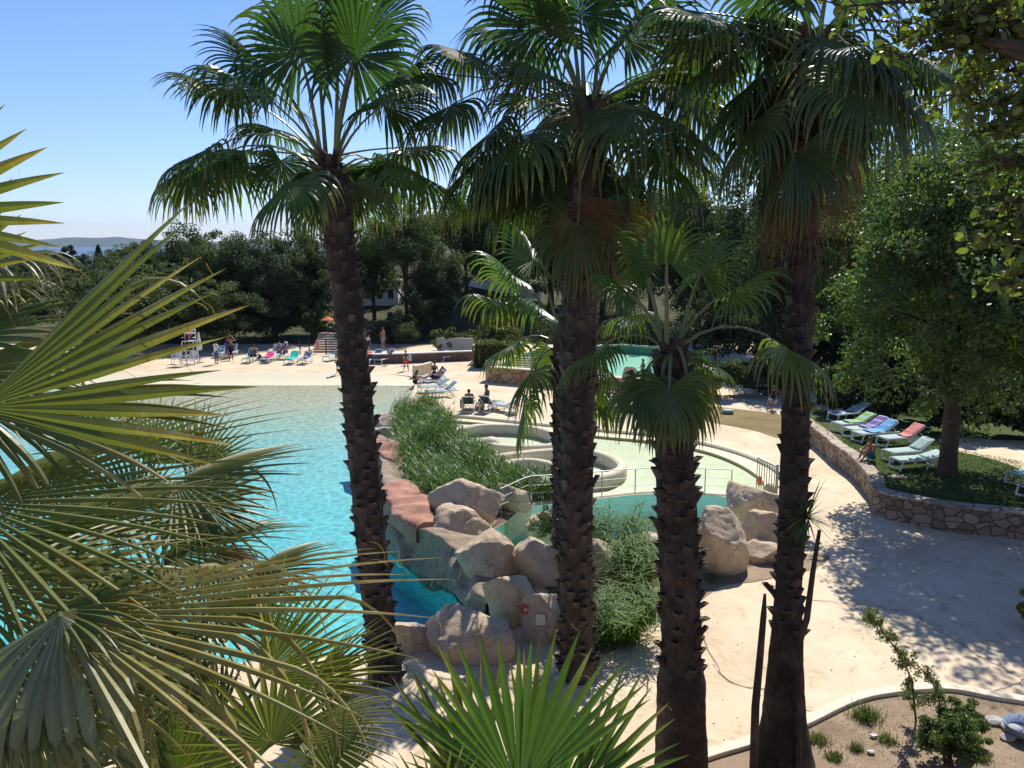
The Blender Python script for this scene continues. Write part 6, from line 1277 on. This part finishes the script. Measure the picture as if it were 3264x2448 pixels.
lp = [(x, y) for x, y in lawnpoly]; B = scatter([(G(u, v, .82).x, G(u, v, .82).y) for u, v in [(2680, 1400), (2880, 1400), (3300, 1480), (3300, 1690), (3000, 1650), (2820, 1600)]], 14000, 77); B = np.array([b for b in B if inside(b[0], b[1], lp)]); B[:, 2] = .815
gg = np.random.default_rng(78); V, Fq, k = blades(B, gg.uniform(.04, .09, len(B)), .8, .018, 79, 2); o = put('lawn_blades', mesh('lawn_blades', V, Fq, {'var': np.repeat(gg.uniform(0, 1, len(B)), k), 'age': np.zeros(len(V))}), m_grass); o['kind'] = 'stuff'; o['label'] = 'short green grass of the lawn'; o['category'] = 'grass'
# leafy branches of a tree standing just right of the viewer
bt = Vector((3.3, 3.1, 3.6)); t = thing('oak_tree', 'round-leaved oak hanging its branches into the top right corner', 'tree', bt); rs = random.Random(91); br = MB(); C = []; nrm = []
br.tube([(0, 0, -.3), (.05, 0, 2), (-.05, .1, 4.5), (.1, .2, 8)], [.22, .19, .15, .08], 10, .4)
trunk = Vector((3.3, 3.15, 0))
specs = [((3330, 60, 3.3), (2700, 20, 3.5)), ((3330, 60, 3.3), (2840, 140, 3.4)), ((3340, 160, 3.2), (2860, 190, 3.3)), ((3340, 200, 3.2), (2960, 60, 3.4)), ((3330, 150, 3.4), (3050, 300, 3.4)), ((3400, 400, 3.2), (3110, 330, 3.2)), ((3420, 440, 3.1), (3120, 420, 3.2)), ((3450, 600, 3.1), (3160, 520, 3.1)), ((3450, 720, 3.2), (3180, 640, 3.2)), ((3460, 860, 3.1), (3190, 770, 3.1)), ((3460, 1000, 3.1), (3210, 900, 3.1)), ((3330, 20, 3.3), (3050, -60, 3.4)), ((3330, 40, 3.5), (2950, -40, 3.6)), ((3400, 300, 3.5), (3130, 230, 3.6)), ((3350, 100, 3.2), (3120, 60, 3.2)), ((3360, 130, 3.3), (3010, 110, 3.4))]
for s, e in specs:
    a = P(*s) - bt; b = P(*e) - bt; main = cr([Vector((.02, .05, min(7, max(1.5, a.z - .2)))), a, a.lerp(b, .5) + Vector((0, 0, .04)), b], 6); br.tube(main, [max(.004, .03 * (1 - i / len(main))) for i in range(len(main))], 6, .4)
    for k in range(26):
        f = rs.uniform(.45, 1.0); p = main[min(len(main) - 1, int(f * len(main)))]; d = ((b - a).normalized() * .5 + Vector((rs.gauss(0, 1), rs.gauss(0, 1), rs.gauss(0, .8)))).normalized(); L = rs.uniform(.06, .17); q = p + d * L; br.tube([p, q], [.004, .002], 4, .4)
        for z in range(6): r = p.lerp(q, rs.uniform(.3, 1.1)); C.append((r.x + rs.gauss(0, .02), r.y + rs.gauss(0, .02), r.z + rs.gauss(0, .018)))
C = np.array(C); n = len(C); g = np.random.default_rng(92); a = g.normal(size=(n, 3)) + np.array((0, 0, .9)); a /= np.linalg.norm(a, axis=1)[:, None]; u = np.cross(a, g.normal(size=(n, 3))); u /= np.linalg.norm(u, axis=1)[:, None]; v = np.cross(a, u); L = .045 * g.uniform(.6, 1.25, n)[:, None]
ring = [(-1, 0, 0), (-.62, .42, .06), (0, .58, .09), (.62, .42, .05), (1.05, 0, -.12), (.62, -.42, .05), (0, -.58, .09), (-.62, -.42, .06)]; V = np.empty((n, 8, 3))
for i, (x, y, z) in enumerate(ring): V[:, i] = C + u * L * .5 * x + v * L * .5 * y + a * L * z
put('foliage', mesh('foliage', V.reshape(-1, 3), np.arange(n * 8).reshape(n, 8), {'var': np.repeat(g.uniform(0, 1, n), 8), 'age': np.zeros(8 * n)}), m_branch_leaf, t); br.build('branch', m_bark, t)
# ------------------------------------------------------------------ air, light, camera
m, nt, b, o_ = newmat('thin_haze'); nt.nodes.remove(b); pv = N(nt, 'ShaderNodeVolumePrincipled'); pv.inputs['Color'].default_value = (.62, .79, 1, 1); pv.inputs['Density'].default_value = HAZE; pv.inputs['Anisotropy'].default_value = .1
nt.links.new(pv.outputs[0], o_.inputs['Volume'])
if HAZE > 0:
    mb = MB(); mb.box((0, 7000, 100), (30000, 15000, 304)); o = mb.build('haze', m); o['kind'] = 'stuff'
AZ, EL = R_(19), R_(48)
w = bpy.data.worlds.new('World'); scene.world = w; w.use_nodes = True; nt = w.node_tree; bgn = nt.nodes['Background']
sky = N(nt, 'ShaderNodeTexSky', sky_type='NISHITA'); sky.sun_disc = False; sky.sun_elevation = EL; sky.sun_rotation = AZ; sky.air_density = AIR; sky.dust_density = DUST; sky.ozone_density = OZ; sky.altitude = 0
nt.links.new(mixc(nt, 1.0, sky.outputs[0], (.96, .99, 1.24), 'MULTIPLY'), bgn.inputs['Color']); bgn.inputs['Strength'].default_value = SKY
ld = bpy.data.lights.new('sun', 'SUN'); ld.energy = SUN; ld.angle = R_(.5); ld.color = (1, .95, .86); lo = bpy.data.objects.new('sun', ld); COL.objects.link(lo)
sv = Vector((math.sin(AZ) * math.cos(EL), math.cos(AZ) * math.cos(EL), math.sin(EL))); lo.rotation_euler = (-sv).to_track_quat('-Z', 'Y').to_euler(); lo.location = (0, 0, 30)
cd = bpy.data.cameras.new('camera'); cd.sensor_fit = 'HORIZONTAL'; cd.sensor_width = 36; cd.lens = F / 3264 * 36; cd.clip_end = 60000; cd.clip_start = .05
co = bpy.data.objects.new('camera', cd); COL.objects.link(co); co.location = (0, 0, H); co.rotation_euler = (math.pi / 2 - PITCH, 0, 0); scene.camera = co
vs = scene.view_settings; vs.view_transform = 'Standard'; vs.look = 'None'; vs.gamma = 1; vs.use_curve_mapping = False; vs.exposure = EXPO
scene.cycles.max_bounces = 8; scene.cycles.transparent_max_bounces = 16; scene.cycles.caustics_reflective = False; scene.cycles.caustics_refractive = False; scene.cycles.sample_clamp_indirect = 6
